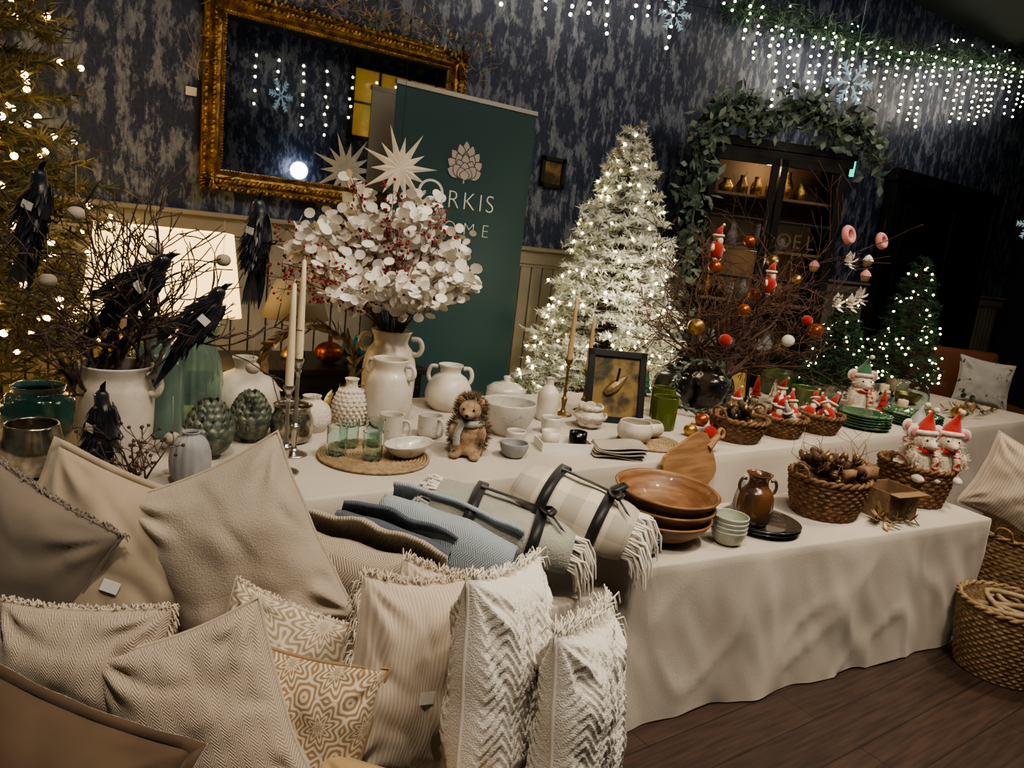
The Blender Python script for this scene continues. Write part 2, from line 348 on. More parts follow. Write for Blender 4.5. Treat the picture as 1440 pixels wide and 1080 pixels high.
# ------------------------------------------------------------------ cushions / throws
def cushion(name,loc,w,h,t,rz,rx=0,ry=0,m=None,edge='pipe',fm=None,seed=0,tag=True,fr=.03,sides='tblr',rel=0):
    g=grp(name,loc); M=RZ(rz)@RX(rx)@RY(ry); b=MB(); n=130 if rel else 44
    def P(u,v,sg):
        a=max(0,1-u**4)*max(0,1-v**4); th=t*.5*(a**.55)*(0.75+.25*(1-(u*u+v*v)/2))
        x=u*w/2*(1-.085*(1-v*v)); z=v*h/2*(1-.085*(1-u*u))
        wr=.017*noise.noise(Vector((u*1.5+seed*3,v*1.5,sg*2)))+.004*noise.noise(Vector((u*3.5+seed,v*3.5,sg*5+seed)))-.006*max(0,1-abs(noise.noise(Vector((u*1.1-seed,v*1.8+u,seed*2)))*4))
        rad=sqrt((1-abs(u))**2+(1-abs(v))**2); an=atan2(1-abs(v),1-abs(u))
        cr=.009*sin(an*10+seed+rad*2)*math.exp(-((rad-.32)/.3)**2)
        if rel:
            tri=abs(((u*2.5+.2*seed)%1)-.5)*.42; row=(v+tri)/.11; band=abs(((u*2.5+.2*seed)%.5)-.25)
            th+=(.0045*max(0,cos(2*pi*row))+.0012*noise.noise(Vector((u*40,v*40,seed))))*min(1,a*2)*(.35 if band<.02 else 1)
        return Vector((x+.006*noise.noise(Vector((u*2,v*2,seed))),sg*(th+ (wr+cr)*min(1,a*2)),z))
    for sg in (-1,1):
        vs=[];uv=[];fs=[]
        for i in range(n+1):
            for j in range(n+1):
                u=-1+2*i/n; v=-1+2*j/n
                u=sin(u*pi/2)*.35+u*.65; v=sin(v*pi/2)*.35+v*.65
                vs.append(P(u,v,sg)); uv.append(((u+1)/2,(v+1)/2))
        for i in range(n):
            for j in range(n):
                a=i*(n+1)+j; f=(a,a+1,a+n+2,a+n+1); fs.append(f if sg>0 else f[::-1])
        b.add(vs,fs,0,M,uv)
    per=[]; K=22
    for k in range(K): per.append((-1+2*k/K,-1,'b'))
    for k in range(K): per.append((1,-1+2*k/K,'r'))
    for k in range(K): per.append((1-2*k/K,1,'t'))
    for k in range(K): per.append((-1,1-2*k/K,'l'))
    E=[P(u,v,1)*.5+P(u,v,-1)*.5 for u,v,_ in per]
    b.out('cover',m,g)
    b2=MB()
    if edge=='pipe': b2.tube(E,.0045,6,0,M,closed=True); b2.out('piping',fm or m,g)
    if edge=='flange':
        vs=[];fs=[]
        for i,(e,(u,v,_)) in enumerate(zip(E,per)):
            o=Vector((u if abs(u)>=.999 else 0,0,v if abs(v)>=.999 else 0))
            vs+=[e*.985,e+o*.014+Vector((0,.003*sin(i*1.3),0))]
        L=len(E)
        for i in range(L): k=(i+1)%L; fs.append((2*i,2*i+1,2*k+1,2*k))
        b2.add(vs,fs,0,M); b2.out('flange',fm or m,g,mods=[SOL(.004)])
    if edge=='fringe':
        L=len(E)
        for i in range(L*9):
            q=i/9; a=E[int(q)%L]; c=E[(int(q)+1)%L]; u,v,sd=per[int(q)%L]
            if sd not in sides: continue
            p=a.lerp(c,q%1); o=Vector((u if abs(u)>=.999 else 0,0,v if abs(v)>=.999 else 0)).normalized()
            l=fr*R.uniform(.6,1.4); o=(o+rv()*.8).normalized(); grav=M.inverted().to_3x3()@Vector((0,0,-1))
            b2.tube([p,p+o*l*.5,p+o*l*.7+grav*l*.45],[.0020,.0017,.001],4,0,M,cap=False)
        b2.tube(E,.004,6,0,M,closed=True)
        b2.out('fringe',fm or m,g)
    if tag:
        b3=MB(); c=P(.15,-.1,-1); b3.box((c.x,c.y-.004,c.z),(.035,.0012,.024),0,M); b3.out('price_label',m_label,g,smooth=False)
    return g
def throw(name,p0,p1,a,bb,m,turns=2.6,roll=0,ribbon=True,fringe=None,seed=0,th=.012):
    """blanket folded/rolled into a flattened spiral, axis p0->p1"""
    p0,p1=Vector(p0),Vector(p1); g=grp(name,(p0+p1)/2); d=(p1-p0); L=d.length; M=d.to_track_quat('X','Z').to_matrix().to_4x4()@Matrix.Rotation(roll,4,'X')
    b=MB(); nS=int(turns*26); nL=18; vs=[];uv=[];fs=[]
    def P(s,x):
        ang=s*turns*2*pi; r=.22+.78*s
        pr=2.6; c,sn=cos(ang),sin(ang)
        k=(abs(c)**pr+abs(sn)**pr)**(-1/pr)
        y=a*r*c*k; z=bb*r*sn*k
        wob=1+.10*noise.noise(Vector((x*7,s*3,seed)))+.05*noise.noise(Vector((x*16,s*9,seed)))
        bulge=1-.14*abs(2*x/L)**4
        return Vector((x+.014*noise.noise(Vector((s*6,x*1.0,seed+4))),y*wob*bulge,z*wob*bulge+.010*noise.noise(Vector((x*9,y*9,seed)))))
    for i in range(nS+1):
        for j in range(nL+1):
            x=-L/2+L*j/nL; vs.append(P(i/nS,x)); uv.append((i/nS*turns*.6,j/nL))
    for i in range(nS):
        for j in range(nL):
            q=i*(nL+1)+j; fs.append((q,q+1,q+nL+2,q+nL+1))
    b.add(vs,fs,0,M,uv); b.out('folded_cloth',m,g,mods=[SOL(th)])
    if ribbon:
        b=MB()
        for xx in (-L*.22,L*.24):
            pts=[]
            for k in range(36):
                an=2*pi*k/36; pr=2.6; kk=(abs(cos(an))**pr+abs(sin(an))**pr)**(-1/pr); pts.append(Vector((xx,(a*.985+.014)*cos(an)*kk,(bb*.985+.014)*sin(an)*kk)))
            vs=[];fs=[]
            for p in pts: vs+=[p+Vector((-.016,0,0)),p+Vector((.016,0,0))]
            for k in range(36): q=(k+1)%36; fs.append((2*k,2*k+1,2*q+1,2*q))
            b.add(vs,fs,0,M)
        top=bb+.018
        pts=[Vector((x,0,top)) for x in (-L*.22,0,L*.24)]; vs=[]
        for p in pts: vs+=[p+Vector((0,-.011,0)),p+Vector((0,.011,0))]
        b.add(vs,[(0,1,3,2),(2,3,5,4)],0,M)
        for sg in (-1,1):
            lp=smooth_path([(L*.24,0,top),(L*.24+.03,sg*.04,top+.025),(L*.24+.02,sg*.075,top+.012),(L*.24,sg*.03,top+.004),(L*.24,0,top)],4)
            tl=smooth_path([(L*.24,0,top),(L*.24+.03,sg*.05,top+.004),(L*.24+.07,sg*.08,top-.015)],4)
            for pa in (lp,tl):
                vs=[];fs=[]
                for p in pa: vs+=[p+Vector((-.009,0,.003)),p+Vector((.009,0,-.003))]
                for k in range(len(pa)-1): fs.append((2*k,2*k+1,2*k+3,2*k+2))
                b.add(vs,fs,0,M)
        b.out('ribbon_tie',m_ribbon,g,mods=[SOL(.0015)])
    if fringe:
        b=MB(); Mi=M.inverted().to_3x3(); gr=Mi@Vector((0,0,-1))
        for side in ((1,) if fringe==1 else (-1,1)):
          for i in range(110):
            s=R.uniform(.45,1); p=P(s,side*L/2); l=R.uniform(.06,.11); o=Vector((side,0,0))+rv()*.25
            b.tube([p,p+o*l*.4,p+o*l*.6+gr*l*.4,p+o*l*.65+gr*l*.8],[.0035,.004,.003,.002],5,0,M,cap=False)
        b.out('fringe',m_wfringe,g)
    return g
ca=-35.5
cushion('beige_velvet_cushion',(.19,1.66,.72),.40,.40,.14,ca+14,-14,20,m_velvet,'flange',seed=1)
cushion('taupe_velvet_cushion',(-.02,1.74,.72),.42,.42,.14,ca-5,-10,24,m_taupe,'fringe',m_taupe,seed=2,sides='t',fr=.018)
cushion('natural_linen_cushion',(.435,1.55,.745),.355,.46,.14,ca+14,-14,-27,m_natlin,'pipe',seed=3,tag=False)
cushion('herringbone_cushion',(.105,1.36,.645),.32,.28,.13,ca-4,-18,-6,m_herr,'fringe',m_fringe,seed=4,sides='tr',fr=.018,tag=False)
cushion('herringbone_cushion',(.285,1.19,.61),.29,.37,.13,ca+10,-20,-22,m_herr,'pipe',seed=5,tag=False)
cushion('medallion_print_cushion',(.475,1.33,.56),.36,.32,.12,ca+2,-20,14,m_medal,'fringe',m_fringe,seed=6,tag=False,sides='t',fr=.014)
cushion('ochre_print_cushion',(.425,1.18,.53),.30,.36,.11,ca+4,-20,8,m_latt,'pipe',seed=7,tag=False)
cushion('brown_velvet_cushion',(-.03,1.06,.62),.42,.42,.16,ca-2,-26,14,m_brownv,'flange',seed=8,tag=False)
cushion('fringed_woven_cushion',(.66,1.19,.61),.28,.41,.14,ca+44,-10,14,m_strp,'fringe',m_fringe,seed=9,sides='tl',fr=.03)
cushion('fringed_woven_cushion',(.84,1.36,.55),.30,.34,.12,ca+34,-14,20,m_strp,'fringe',m_fringe,seed=10,fr=.04,sides='tr')
cushion('white_tufted_cushion',(.79,1.04,.66),.27,.45,.16,ca+60,-8,8,m_wave,'fringe',m_wfringe,seed=11,tag=False,fr=.035,sides='tr',rel=1)
cushion('white_tufted_cushion',(.91,.93,.61),.26,.39,.15,ca+62,-8,8,m_wtex,'fringe',m_wfringe,seed=12,tag=False,fr=.06,sides='tr',rel=1)
cushion('ochre_velvet_cushion',(.53,.92,.46),.38,.30,.14,ca,-60,6,m_yel,'pipe',seed=13,tag=True)
throw('herringbone_throw',(.58,1.70,.64),(.86,1.42,.60),.095,.17,m_herrs,2.2,0.2,False,None,1)
throw('navy_throw',(.74,1.78,.66),(.98,1.58,.60),.055,.12,m_nthrow,2.2,.1,False,None,2)
throw('light_blue_throw',(.88,1.80,.685),(1.14,1.51,.61),.08,.125,m_bthrow,2.2,-.1,False,None,3)
throw('grey_wool_throw',(1.06,1.81,.72),(1.37,1.54,.635),.125,.07,m_gthrow,2.6,0,True,2,4)
throw('cream_wool_throw',(1.34,1.77,.76),(1.56,1.49,.67),.14,.08,m_cthrow,2.6,0,True,1,5)
# ------------------------------------------------------------------ vessels
def vessel(name,loc,prof,m,seg=40,mod=None,wall=.004,parts=None,rz=0,sx=1,sy=1):
    g=grp(name,loc,rz); b=MB()
    inner=[(max(r-wall,0.0005),z+ (wall if i==0 else 0)) for i,(r,z) in enumerate(prof)]
    b.lathe([(0,0)]+list(prof)+inner[::-1]+[(0,wall)],seg,None,0,mod,sx,sy)
    if parts: parts(b)
    b.out('body',m,g); return g
def sp(pts,k=4): return [(max(p.x,.0005),p.y) for p in smooth_path([(a,c,0) for a,c in pts],k)]
def handle(b,p0,p1,out,r=.008,m=0):
    p0,p1=Vector(p0),Vector(p1); o=Vector(out)
    b.tube(smooth_path([p0,p0+o*.8,(p0+p1)/2+o*1.15,p1+o*.8,p1],5),r,8,m)
def ears(zt,zb,r,o=.025,rr=.008,ang=30):
    def f(b):
        for a in (ang,ang+180):
            d=Vector((cos(radians(a)),sin(radians(a)),0)); handle(b,d*r+V(0,0,zb),d*r+V(0,0,zt),d*o,rr)
    return f
vessel('white_two_handled_vase',(.27,2.28,ZR),sp([(.075,0),(.09,.03),(.098,.14),(.098,.22),(.09,.25),(.088,.27),(.097,.30)]),m_ceramic,parts=ears(.275,.225,.09,.03,.011,-35))
vessel('dark_green_glass_jar',(.10,2.62,ZR),sp([(.07,0),(.10,.03),(.105,.08),(.09,.13),(.07,.145),(.075,.165)]),m_darkgreen)
vessel('mercury_glass_votive',(.07,2.25,ZR),sp([(.035,0),(.065,.02),(.078,.07),(.07,.11),(.063,.145)]),m_merc)
vessel('sage_glass_bottle',(.42,2.60,ZR),sp([(.075,0),(.09,.02),(.09,.20),(.075,.27),(.042,.31),(.038,.36),(.05,.38)]),m_sage)
vessel('ribbed_green_glass_vase',(.57,2.68,ZR),sp([(.06,0),(.075,.03),(.082,.15),(.07,.24),(.05,.30),(.07,.36)]),m_greenglass,seg=72,mod=lambda th,t:1+.04*sin(th*18))
vessel('white_demijohn_vase',(.74,2.72,ZR),sp([(.10,0),(.125,.02),(.128,.10),(.10,.155),(.045,.185),(.035,.20),(.045,.235)]),m_ceramic)
vessel('grey_ribbed_vase',(.43,2.08,ZR),sp([(.03,0),(.048,.03),(.052,.08),(.04,.125),(.022,.14),(.024,.15)]),m_stone,seg=64,mod=lambda th,t:1+.05*abs(sin(th*7)))
vessel('mercury_glass_votive',(.82,2.41,ZR),sp([(.045,0),(.068,.02),(.07,.08),(.06,.11),(.066,.13)]),m_merc)
vessel('ribbed_white_vase',(.93,2.53,ZR),sp([(.045,0),(.068,.04),(.06,.09),(.03,.115),(.033,.13)]),m_bisque,seg=64,mod=lambda th,t:1+.06*abs(sin(th*10)))
def bobbles(b):
    for k in range(9):
        z=.012+k*.015; r=.035+.03*sin(pi*(z+.02)/.17)
        n=18
        for j in range(n):
            a=2*pi*(j+.5*(k%2))/n; b.sphere((r*cos(a),r*sin(a),z),.0075,8,5)
vessel('bobble_white_vase',(1.10,2.58,ZR),sp([(.045,0),(.06,.04),(.064,.075),(.055,.12),(.025,.145),(.022,.165),(.028,.18)]),m_bisque,parts=bobbles)
vessel('white_two_handled_vase',(1.235,2.54,ZR),sp([(.06,0),(.085,.03),(.092,.12),(.085,.19),(.066,.225),(.07,.265)]),m_ceramic,parts=ears(.245,.20,.075,.03,.009,-60))
vessel('large_white_vase',(1.34,2.77,ZR),sp([(.08,0),(.105,.04),(.11,.18),(.095,.25),(.07,.29),(.085,.34)]),m_ceramic,parts=ears(.31,.25,.085,.04,.011,-40))
vessel('white_handled_jug',(1.62,2.74,ZR),sp([(.07,0),(.10,.04),(.10,.09),(.075,.14),(.045,.165),(.055,.20)]),m_ceramic,parts=ears(.185,.12,.055,.035,.009,-30))
vessel('white_bottle_vase',(1.98,2.49,ZR),sp([(.04,0),(.047,.02),(.047,.11),(.03,.145),(.017,.16),(.018,.185),(.021,.19)]),m_ceramic)
def lid(b):
    b.lathe([(.085,.105),(.087,.115),(.06,.135),(.02,.145),(.012,.15),(.018,.165),(.012,.172),(0,.174)],40)
vessel('lidded_ceramic_jar',(1.84,2.62,ZR),sp([(.065,0),(.085,.03),(.088,.08),(.085,.105)]),m_ceram2,parts=lid)
vessel('ceramic_serving_bowl',(1.66,2.33,ZR),sp([(.05,0),(.06,.01),(.09,.05),(.105,.10),(.108,.135)]),m_ceram2)
vessel('small_ceramic_bowl',(1.51,2.06,ZR),sp([(.025,0),(.04,.012),(.05,.035),(.052,.055)]),m_stone)
def mugh(b): handle(b,(.043,0,.075),(.043,0,.02),(.028,0,0),.006)
vessel('stoneware_mug',(1.17,2.36,ZR),sp([(.035,0),(.044,.01),(.045,.085),(.046,.095)]),m_ceram2,parts=mugh,rz=-50)
vessel('stoneware_mug',(1.33,2.36,ZR),sp([(.035,0),(.046,.015),(.047,.075),(.048,.085)]),m_ceram2,parts=mugh,rz=-80)
def placemat(name,loc,r,m):
    b=MB(); rr=.012
    while rr<r:
        n=max(8,int(rr*2*pi/.011)); pts=[(rr*cos(2*pi*i/n),rr*sin(2*pi*i/n),.006+.0025*(i%2)) for i in range(n)]
        b.tube(pts,.006,5,0,None,closed=True); rr+=.0105
    return b.out(name,m,loc=loc)
placemat('woven_placemat',(1.02,2.17,ZR),.19,m_rattan)
for x,y in ((.90,2.20),(.99,2.12),(.97,2.27),(1.06,2.26)):
    vessel('glass_tumbler',(x,y,ZR+.012),sp([(.028,0),(.032,.01),(.033,.08),(.034,.095)]),m_clear,wall=.003)
vessel('oval_platter_bowl',(1.12,2.12,ZR+.012),sp([(.03,0),(.05,.006),(.085,.03),(.10,.05)]),m_ceram2,sx=1.0,sy=.62,rz=20)
placemat('round_rattan_mat',(2.2,2.07,ZR),.13,m_rattan)
vessel('petal_ceramic_bowl',(2.12,2.08,ZR+.012),sp([(.03,0),(.06,.015),(.072,.05),(.062,.085)]),m_ceramic,mod=lambda th,t:1+.03*cos(th*5),seg=48)
vessel('petal_ceramic_bowl',(2.25,2.13,ZR+.012),sp([(.025,0),(.055,.02),(.06,.045),(.05,.065)]),m_ceramic,mod=lambda th,t:1+.06*cos(th*6),seg=48)
for x,y in ((2.46,2.25),(2.62,2.42),(2.54,2.55)):
    vessel('green_ribbed_tumbler',(x,y,ZR),sp([(.045,0),(.052,.01),(.055,.12),(.056,.15)]),m_olive,seg=64,mod=lambda th,t:1+.03*sin(th*20))
def petals(b,r,h,rows,pet,m=0,M=None,openb=0):
    b.sphere((0,0,h*.48),(r*.82,r*.82,h*.47),14,8,m,M)
    for k in range(rows):
        t=(k+.3)/rows; ph=pi*(.12+.80*t); rr=r*.86*sin(ph); z=h*.5-h*.46*cos(ph)
        n=max(4,int(pet*sin(ph)+2))
        for j in range(n):
            a=2*pi*(j+.5*(k%2))/n; up=.9+.9*t-openb
            P=T(rr*cos(a)*.9,rr*sin(a)*.9,z-h*.04)@Matrix.Rotation(a,4,'Z')@Matrix.Rotation(-min(up,1.5),4,'Y')
            b.leaf((M@P) if M is not None else P,h*.30,2*pi*rr/n*1.5+.004,m,.15,3)
def petal_obj(name,loc,r,h,rows,pet,m,rz=0,openb=0):
    b=MB(); petals(b,r,h,rows,pet,openb=openb); b.lathe([(0,0),(r*.4,0),(r*.3,.012),(0,.02)],12); return b.out(name,m,loc=loc,rz=rz,mods=[SOL(.002)])
petal_obj('metal_artichoke_ornament',(.53,2.30,ZR),.08,.16,8,12,m_artich)
petal_obj('metal_artichoke_ornament',(.69,2.44,ZR),.075,.15,8,12,m_artich,20)
petal_obj('white_lotus_ornament',(2.40,2.47,ZR),.065,.18,6,7,m_ceramic,0,.1)
petal_obj('white_lotus_ornament',(2.10,2.34,ZR),.075,.10,3,8,m_ceramic,0,.4)
def candlestick(name,loc,hh,hc,mh,mc):
    g=grp(name,loc); b=MB()
    b.lathe(sp([(.042,0),(.042,.006),(.014,.018),(.008,.04),(.014,hh*.3),(.007,hh*.36),(.006,hh*.8),(.011,hh*.86),(.008,hh*.9),(.016,hh*.96),(.016,hh)],3),24); b.lathe([(0,hh-.004),(.015,hh-.004)],24)
    b.out('stick',mh,g); b=MB(); b.lathe([(.0125,hh-.004),(.0125,hh+.05),(.009,hh+hc*.7),(.006,hh+hc-.005),(0,hh+hc)],16); b.tube([(0,0,hh+hc-.003),(.001,0,hh+hc+.01)],.001,4); b.out('taper_candle',mc,g); return g
candlestick('taper_candlestick',(.78,2.26,ZR),.32,.31,m_silver,m_wax)
candlestick('taper_candlestick',(.70,2.10,ZR),.27,.30,m_silver,m_wax)
m_tan2=mat('gold_taper_wax',(.45,.33,.18),.5)
candlestick('taper_candlestick',(2.12,2.55,ZR),.26,.28,m_brass,m_tan2)
candlestick('taper_candlestick',(2.28,2.60,ZR),.20,.26,m_brass,m_tan2)
g=grp('boxed_candle_set',(1.77,2.10,ZR),-20); b=MB(); b.box((0,0,.002),(.20,.11,.004))
for sx,sy,dx,dy in ((.20,.004,0,.055),(.20,.004,0,-.055),(.004,.11,.1,0),(.004,.11,-.1,0)): b.box((dx,dy,.018),(sx,sy,.035))
b.out('tray_box',m_label,g,smooth=False)
b=MB()
for x,m in ((-.055,0),(.055,1)): b.lathe([(0,.004),(.033,.004),(.035,.07),(.031,.07),(.030,.06),(0,.06)],24,T(x,0,0),m)
b.out('candle_cups',[m_ceramic,m_black],g)
vessel('stoneware_cup',(1.60,2.18,ZR),sp([(.028,0),(.036,.01),(.037,.06)]),m_ceram2)
vessel('stoneware_cup',(1.86,2.30,ZR),sp([(.028,0),(.040,.01),(.042,.07)]),m_ceram2)
m_nap=mat('grey_beige_napkin',(.42,.38,.32),.95,c2=(.34,.31,.26),sc=9)
g=grp('folded_napkins',(1.93,1.98,ZR),-28); b=MB()
for k in range(5):
    n=10; vs=[];fs=[]
    for i in range(n+1):
        for j in range(3):
            u=i/n; x=-.10+.2*u+.004*k; vs.append(Vector((x,-.075+.075*j+.004*sin(k*2),.006+.009*k+.012*sin(u*5+k)*.5)))
    for i in range(n):
        for j in range(2): q=i*3+j; fs.append((q,q+3,q+4,q+1))
    b.add(vs,fs)
b.out('cloth_stack',[m_nap],g,mods=[SOL(.008),SUB])
def frame_box(b,w,h,t,d,m=0,M=None,z0=0):
    b.box((0,0,z0+h-t/2),(w,d,t),m,M); b.box((0,0,z0+t/2),(w,d,t),m,M); b.box((-w/2+t/2,0,z0+h/2),(t,d,h),m,M); b.box((w/2-t/2,0,z0+h/2),(t,d,h),m,M)
m_artp=mat('gold_bird_print',(.22,.15,.05),.5,c2=(.04,.035,.02),sc=9,lo=.42,hi=.55)
g=grp('framed_bird_print',(2.28,2.38,ZR),-30); Mf=RX(-16)
b=MB(); frame_box(b,.27,.33,.03,.02,0,Mf); b.box((0,.004,.165),(.22,.004,.28),1,Mf); b.tube([(0,.01,.25),(0,.115,.0)],.006,6,0)
b.tube(smooth_path([(-.05,-.002,.13),(0,-.003,.17),(.05,-.002,.22)],3),[.012,.02,.025,.026,.02,.012,.004],8,2,Mf); b.out('frame',[m_blackwood,m_artp,m_goldleaf],g,smooth=False,mods=[BEV(.003)])
def wreath(name,loc,r,m,rz,n=90,l=.05):
    g=grp(name,loc,rz); b=MB(); b.tube([(r*cos(2*pi*i/30),0,r+.03+r*sin(2*pi*i/30)) for i in range(31)],.004,5)
    for i in range(n):
        a=2*pi*i/n; p=Vector((r*cos(a),0,r+.03+r*sin(a))); t=Vector((-sin(a),0,cos(a))); o=Vector((cos(a),0,sin(a)))
        d=t+o*R.uniform(-.9,.9)+Vector((0,R.uniform(-.7,.7),0)); b.leaf(dirM(p,d,R.uniform(0,6)),l*R.uniform(.7,1.2),l*.35,0,.2)
    b.out('leaves',m,g); return g
wreath('gold_leaf_wreath',(.985,2.72,ZR),.165,m_goldleaf,-10,130,l=.065)
wreath('gold_leaf_wreath',(2.83,2.38,ZR),.13,m_artich,-35,110,l=.045)
# ------------------------------------------------------------------ branches
def branch(b,p,d,l,r,depth,m=0,tips=None,wig=.35,up=.15,kids=(2,3),seg=5,minr=.0012,spread=.9):
    n=max(3,int(l/.035)); pts=[p.copy()]; rr=[r]; d=d.normalized()
    for i in range(n):
        d=(d+rv()*wig+Vector((0,0,up*.3))).normalized(); p=p+d*(l/n); pts.append(p.copy()); rr.append(max(r*(1-.65*(i+1)/n),minr))
    b.tube(pts,rr,seg if depth>1 else 4,m)
    if tips is not None and depth<=1: tips.append((pts[-1],d.copy()))
    if depth>0:
        for k in range(R.randint(*kids)+1):
            i=R.randint(max(1,n//3),n); dd=(pts[i]-pts[i-1]).normalized(); o=rv(); o=(o-dd*o.dot(dd)).normalized()
            branch(b,pts[i],dd*.75+o*spread+Vector((0,0,up)),l*R.uniform(.45,.72),rr[i]*.8,depth-1,m,tips,wig,up,kids,seg,minr,spread)
R.seed(21); g=grp('raven_branch_arrangement',(.27,2.28,ZR)); b=MB(); tips=[]
for d,l,r in ((V(-.55,.05,1),.44,.014),(V(-.25,.1,1.2),.46,.014),(V(.12,.1,1.1),.44,.015),(V(.8,.05,.9),.44,.014),(V(-.15,-.2,1),.42,.012),(V(.5,.35,1),.44,.012),(V(-.8,.1,.8),.40,.011)):
    branch(b,V(R.uniform(-.02,.02),R.uniform(-.02,.02),.06),d*1.0+V(0,0,.9),l,r,3,0,tips,.30,.17,(2,3),6,.0019,.75)
b.out('branches',m_bark,g)
b=MB()
for (x,y,z) in ((-.16,0,.52),(-.10,-.05,.70),(.1,.05,.62),(.38,.02,.28),(.12,-.16,.12),(.30,.1,.60)):
    b.lathe([(.004+.018*sin(pi*i/10),-.018*cos(pi*i/10)) for i in range(11)],20,T(x,y,z),0,lambda th,t:1+.10*sin(th*10)); b.tube([(x,y,z+.016),(x,y,z+.12)],.0007,4)
b.out('hanging_wood_baubles',m_natlin,g)
def blob(parts,name,m,parent,vox=.006,M=None):
    b=MB()
    for c,r in parts: b.sphere(c,r,16,10,0,M)
    return b.out(name,m,parent,mods=[('REMESH',dict(mode='VOXEL',voxel_size=vox,use_smooth_shade=True)),('SMOOTH',dict(factor=.6,iterations=4))])
def raven(loc,yaw,pitch,s=1.0,roll=0):
    g=grp('raven_ornament',loc); M=RZ(yaw)@RY(-pitch)@RX(roll)@S(s)
    blob([((0,0,0),(.075,.036,.038)),((.045,0,.008),(.05,.033,.034)),((.085,0,.022),(.03,.022,.024)),((.105,0,.028),(.026,.021,.022)),((-.07,0,-.006),(.045,.024,.020))],'body',m_blackf,g,.006,M)
    b=MB()
    b.tube([(.12,0,.028),(.140,0,.028),(.158,0,.020)],[.010,.007,.001],8,1,M)
    for sg in (-1,1): b.sphere((.113,sg*.017,.034),.0035,8,5,2,M)
    for i in range(320):
        t=R.uniform(-.08,.10); a=R.uniform(0,2*pi); rad=.036*sqrt(max(.05,1-(t/.12)**2)); p=Vector((t,rad*cos(a),rad*sin(a)+.01))
        b.leaf(M@dirM(p,V(-1,cos(a)*.45+R.uniform(-.2,.2),sin(a)*.4+R.uniform(-.2,.2)),a),R.uniform(.03,.055),.009,0,.0,2)
    for sg in (-1,1):
        for i in range(9):
            b.leaf(M@dirM(V(.04-.012*i,sg*(.036-.001*i),.020-.004*i),V(-1,-sg*.12,-.10-.01*i),sg*1.2),.12+.006*i,.024,0,.0,4)
    for i in range(-3,4): b.leaf(M@dirM(V(-.085,.004*i,-.004),V(-1,.05*i,-.04),0),.13,.024,0,.02,3)
    for sg in (-1,1): b.tube([(.0,sg*.014,-.03),(.005,sg*.014,-.055),(.018,sg*.014,-.062)],[.004,.003,.002],5,1,M)
    b.out('plumage',[m_blackf,m_black,m_silver],g)
    b=MB(); b.box((.03,-.047,.0),(.022,.0012,.032),0,M); b.out('price_tag',m_label,g,smooth=False)
raven((.31,2.22,1.25),-28,38,1.0)
raven((.46,2.17,1.17),-20,48,.95)
raven((.665,2.35,1.41),-60,80,.95)
raven((.22,2.09,.89),-60,80,.9)
raven((.09,2.4,1.42),-40,70,.95)
b=MB(); tips=[]
for k in range(4): branch(b,V(0,0,0),V(R.uniform(-.6,.6),R.uniform(-.4,.2),1),.16,.004,2,0,tips,.3,.1,(2,3),5,.001)
for p,d in tips: b.sphere(p,.005,6,4)
b.out('berry_twig_spray',m_twig,loc=(.30,2.05,ZR))
# ------------------------------------------------------------------ honesty flower arrangement
R.seed(5); g=grp('honesty_flower_arrangement',(1.34,2.77,ZR)); b=MB(); bp=MB(); br=MB()
for k in range(84):
    a=R.uniform(0,2*pi); q=R.random(); th=math.acos(1-q*1.22); rad=R.uniform(.75,1.0)
    top=Vector((-.10+.47*rad*sin(th)*cos(a),-.05+.30*rad*sin(th)*sin(a),.56+.40*rad*cos(th)))
    pts=smooth_path([(0.03*cos(a),.03*sin(a),.1),(.04*cos(a),.04*sin(a),.33),tuple(Vector((0,0,.35)).lerp(top,.55)+Vector((0,0,.04))),tuple(top)],5); b.tube(pts,[.0026-.0016*i/len(pts) for i in range(len(pts))],4)
    red=(k%4==0)
    for j in range(42 if red else 27):
        t=R.uniform(.58,1.0); p=pts[min(len(pts)-1,int(t*(len(pts)-1)))]; q_=p+rv()*(.045 if red else R.uniform(.02,.065))
        if red:
            b.tube([p,q_],.0008,3); br.sphere(q_,R.uniform(.004,.007),7,4)
        else:
            d=(rv()+V(-.5,-.8,.1)).normalized(); M_=Matrix.Translation(q_)@d.to_track_quat('Z','Y').to_matrix().to_4x4()
            bp.disc(M_,R.uniform(.016,.027),0,10,.12,.85)
b.out('stems',m_twig,g); bp.out('seed_pod_discs',m_petal,g); br.out('berries',m_berry,g)
